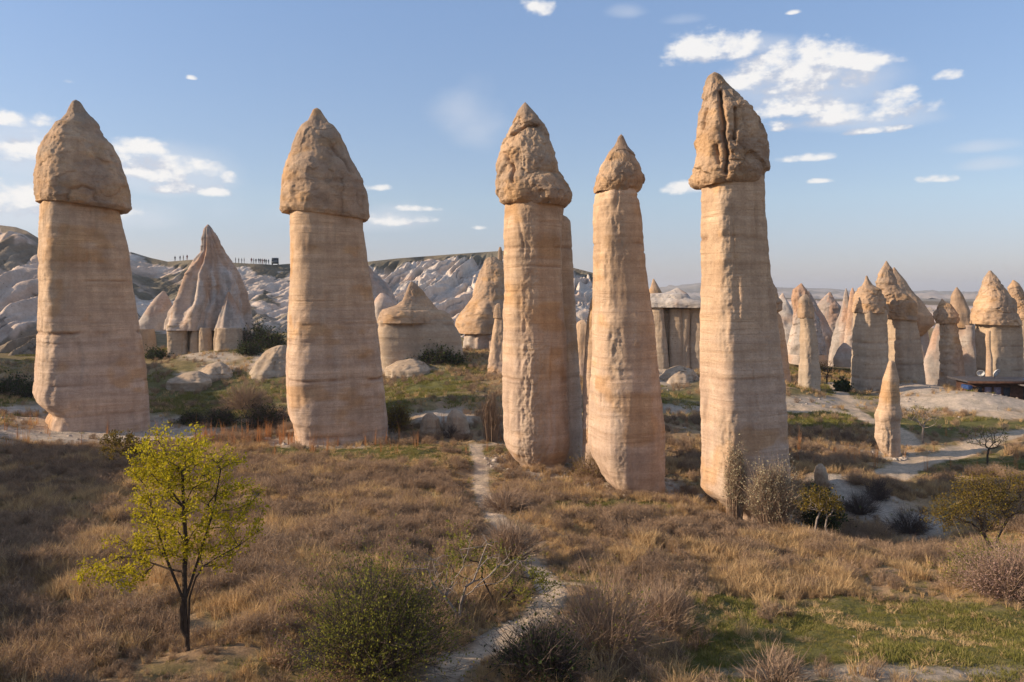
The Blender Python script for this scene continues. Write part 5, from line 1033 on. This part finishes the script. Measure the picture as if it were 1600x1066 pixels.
lab = ['lone dark figure farthest left on the ridge skyline','first of three close figures left of the tent shaped rock','middle of three close figures left of the tent shaped rock','figure nearest the left slope of the tent shaped rock','figure standing nearest the right side of the tent shaped rock','second figure right of the tent shaped rock tip','third figure right of the tent shaped rock tip','figure alone beside the left gap in the ridge group','leftmost figure of the crowd beside the parked van','second figure in the crowd beside the parked van','third figure in the crowd beside the parked van','fourth figure in the crowd, left of centre','fifth figure in the crowd, at its centre','sixth figure in the crowd, right of centre','seventh figure in the crowd by the van','eighth figure in the crowd, two from the van','figure nearest the parked van']
for i, (px, _, _) in enumerate(ppl):
    o = link('person', PM[i % 5], loc=on_ridge(px)); o.rotation_euler = (0, 0, rng.random()*6.28); s = 0.95+0.12*rng.random(); o.scale = (s, s, s*1.03)
    tag(o, lab[i], 'person', 'people standing on the ridge skyline')
def van():
    x, y, z = on_ridge(426); root = bpy.data.objects.new('van', None); COL.objects.link(root); root.location = (x, y+1.5, z); root.rotation_euler = (0, 0, 0.25)
    tag(root, 'boxy dark van parked on the ridge beside the crowd', 'van')
    M_P = plain('van_paint', (0.06, 0.08, 0.10), 0.3, var=0.05)
    # body section: bonnet, windscreen, roof
    prof = [(-2.4, .45), (-2.4, 1.15), (-1.6, 1.25), (-1.1, 2.15), (-.8, 2.3), (2.3, 2.3), (2.45, 2.1), (2.45, .45)]
    V = [(a*0.45, sgn*2.2*0.45+0, b) for sgn in (-1, 1) for a, b in prof]; V = np.array([(sgn*1.05*(0.93 if b > 1.4 else 1.0), a, b) for sgn in (-1, 1) for a, b in prof])
    n = len(prof); Q = [[i, (i+1) % n, n+(i+1) % n, n+i] for i in range(n)]; T = []
    for i in range(1, n-1): T += [[0, i+1, i], [n, n+i, n+i+1]]
    link('body', mesh_np('body', V, np.array(Q), M_P, smooth_=False, tris=T), root)
    boxes('windscreen', [((0, -1.38, 1.72), (1.7, .12, .75))], M_GLASS, root)
    boxes('side_window', [((1.0, .5, 1.75), (.08, 2.8, .6))], M_GLASS, root); boxes('side_window', [((-1.0, .5, 1.75), (.08, 2.8, .6))], M_GLASS, root)
    for sx in (-.9, .9):
        for sy in (-1.5, 1.5):
            tb = TB(); tb.tube([(sx-.12, sy, .36), (sx-.119, sy, .36), (sx+.119, sy, .36), (sx+.12, sy, .36)], [.02, .36, .36, .02], 14); link('wheel', tb.mesh('wheel', plain('tyre', (.02, .02, .02)) if False else M_CLOTH[0]), root)
van()

# ------------------------------------------------------------------ the air
def haze():
    V, Q = box_bm((0, 0, 32.5), (18600, 18600, 125)); o = link('haze', mesh_np('haze', V, Q, None, smooth_=False)); o['kind'] = 'stuff'
    m = bpy.data.materials.new('haze'); m.use_nodes = True; nt = m.node_tree; nt.nodes.clear()
    v = node(nt, 'ShaderNodeVolumePrincipled'); v.inputs['Color'].default_value = (0.86, 0.90, 0.96, 1); v.inputs['Density'].default_value = 0.00016; v.inputs['Anisotropy'].default_value = 0.2
    out = nt.nodes.new('ShaderNodeOutputMaterial'); nt.links.new(v.outputs[0], out.inputs[1]); o.data.materials.append(m)
haze()
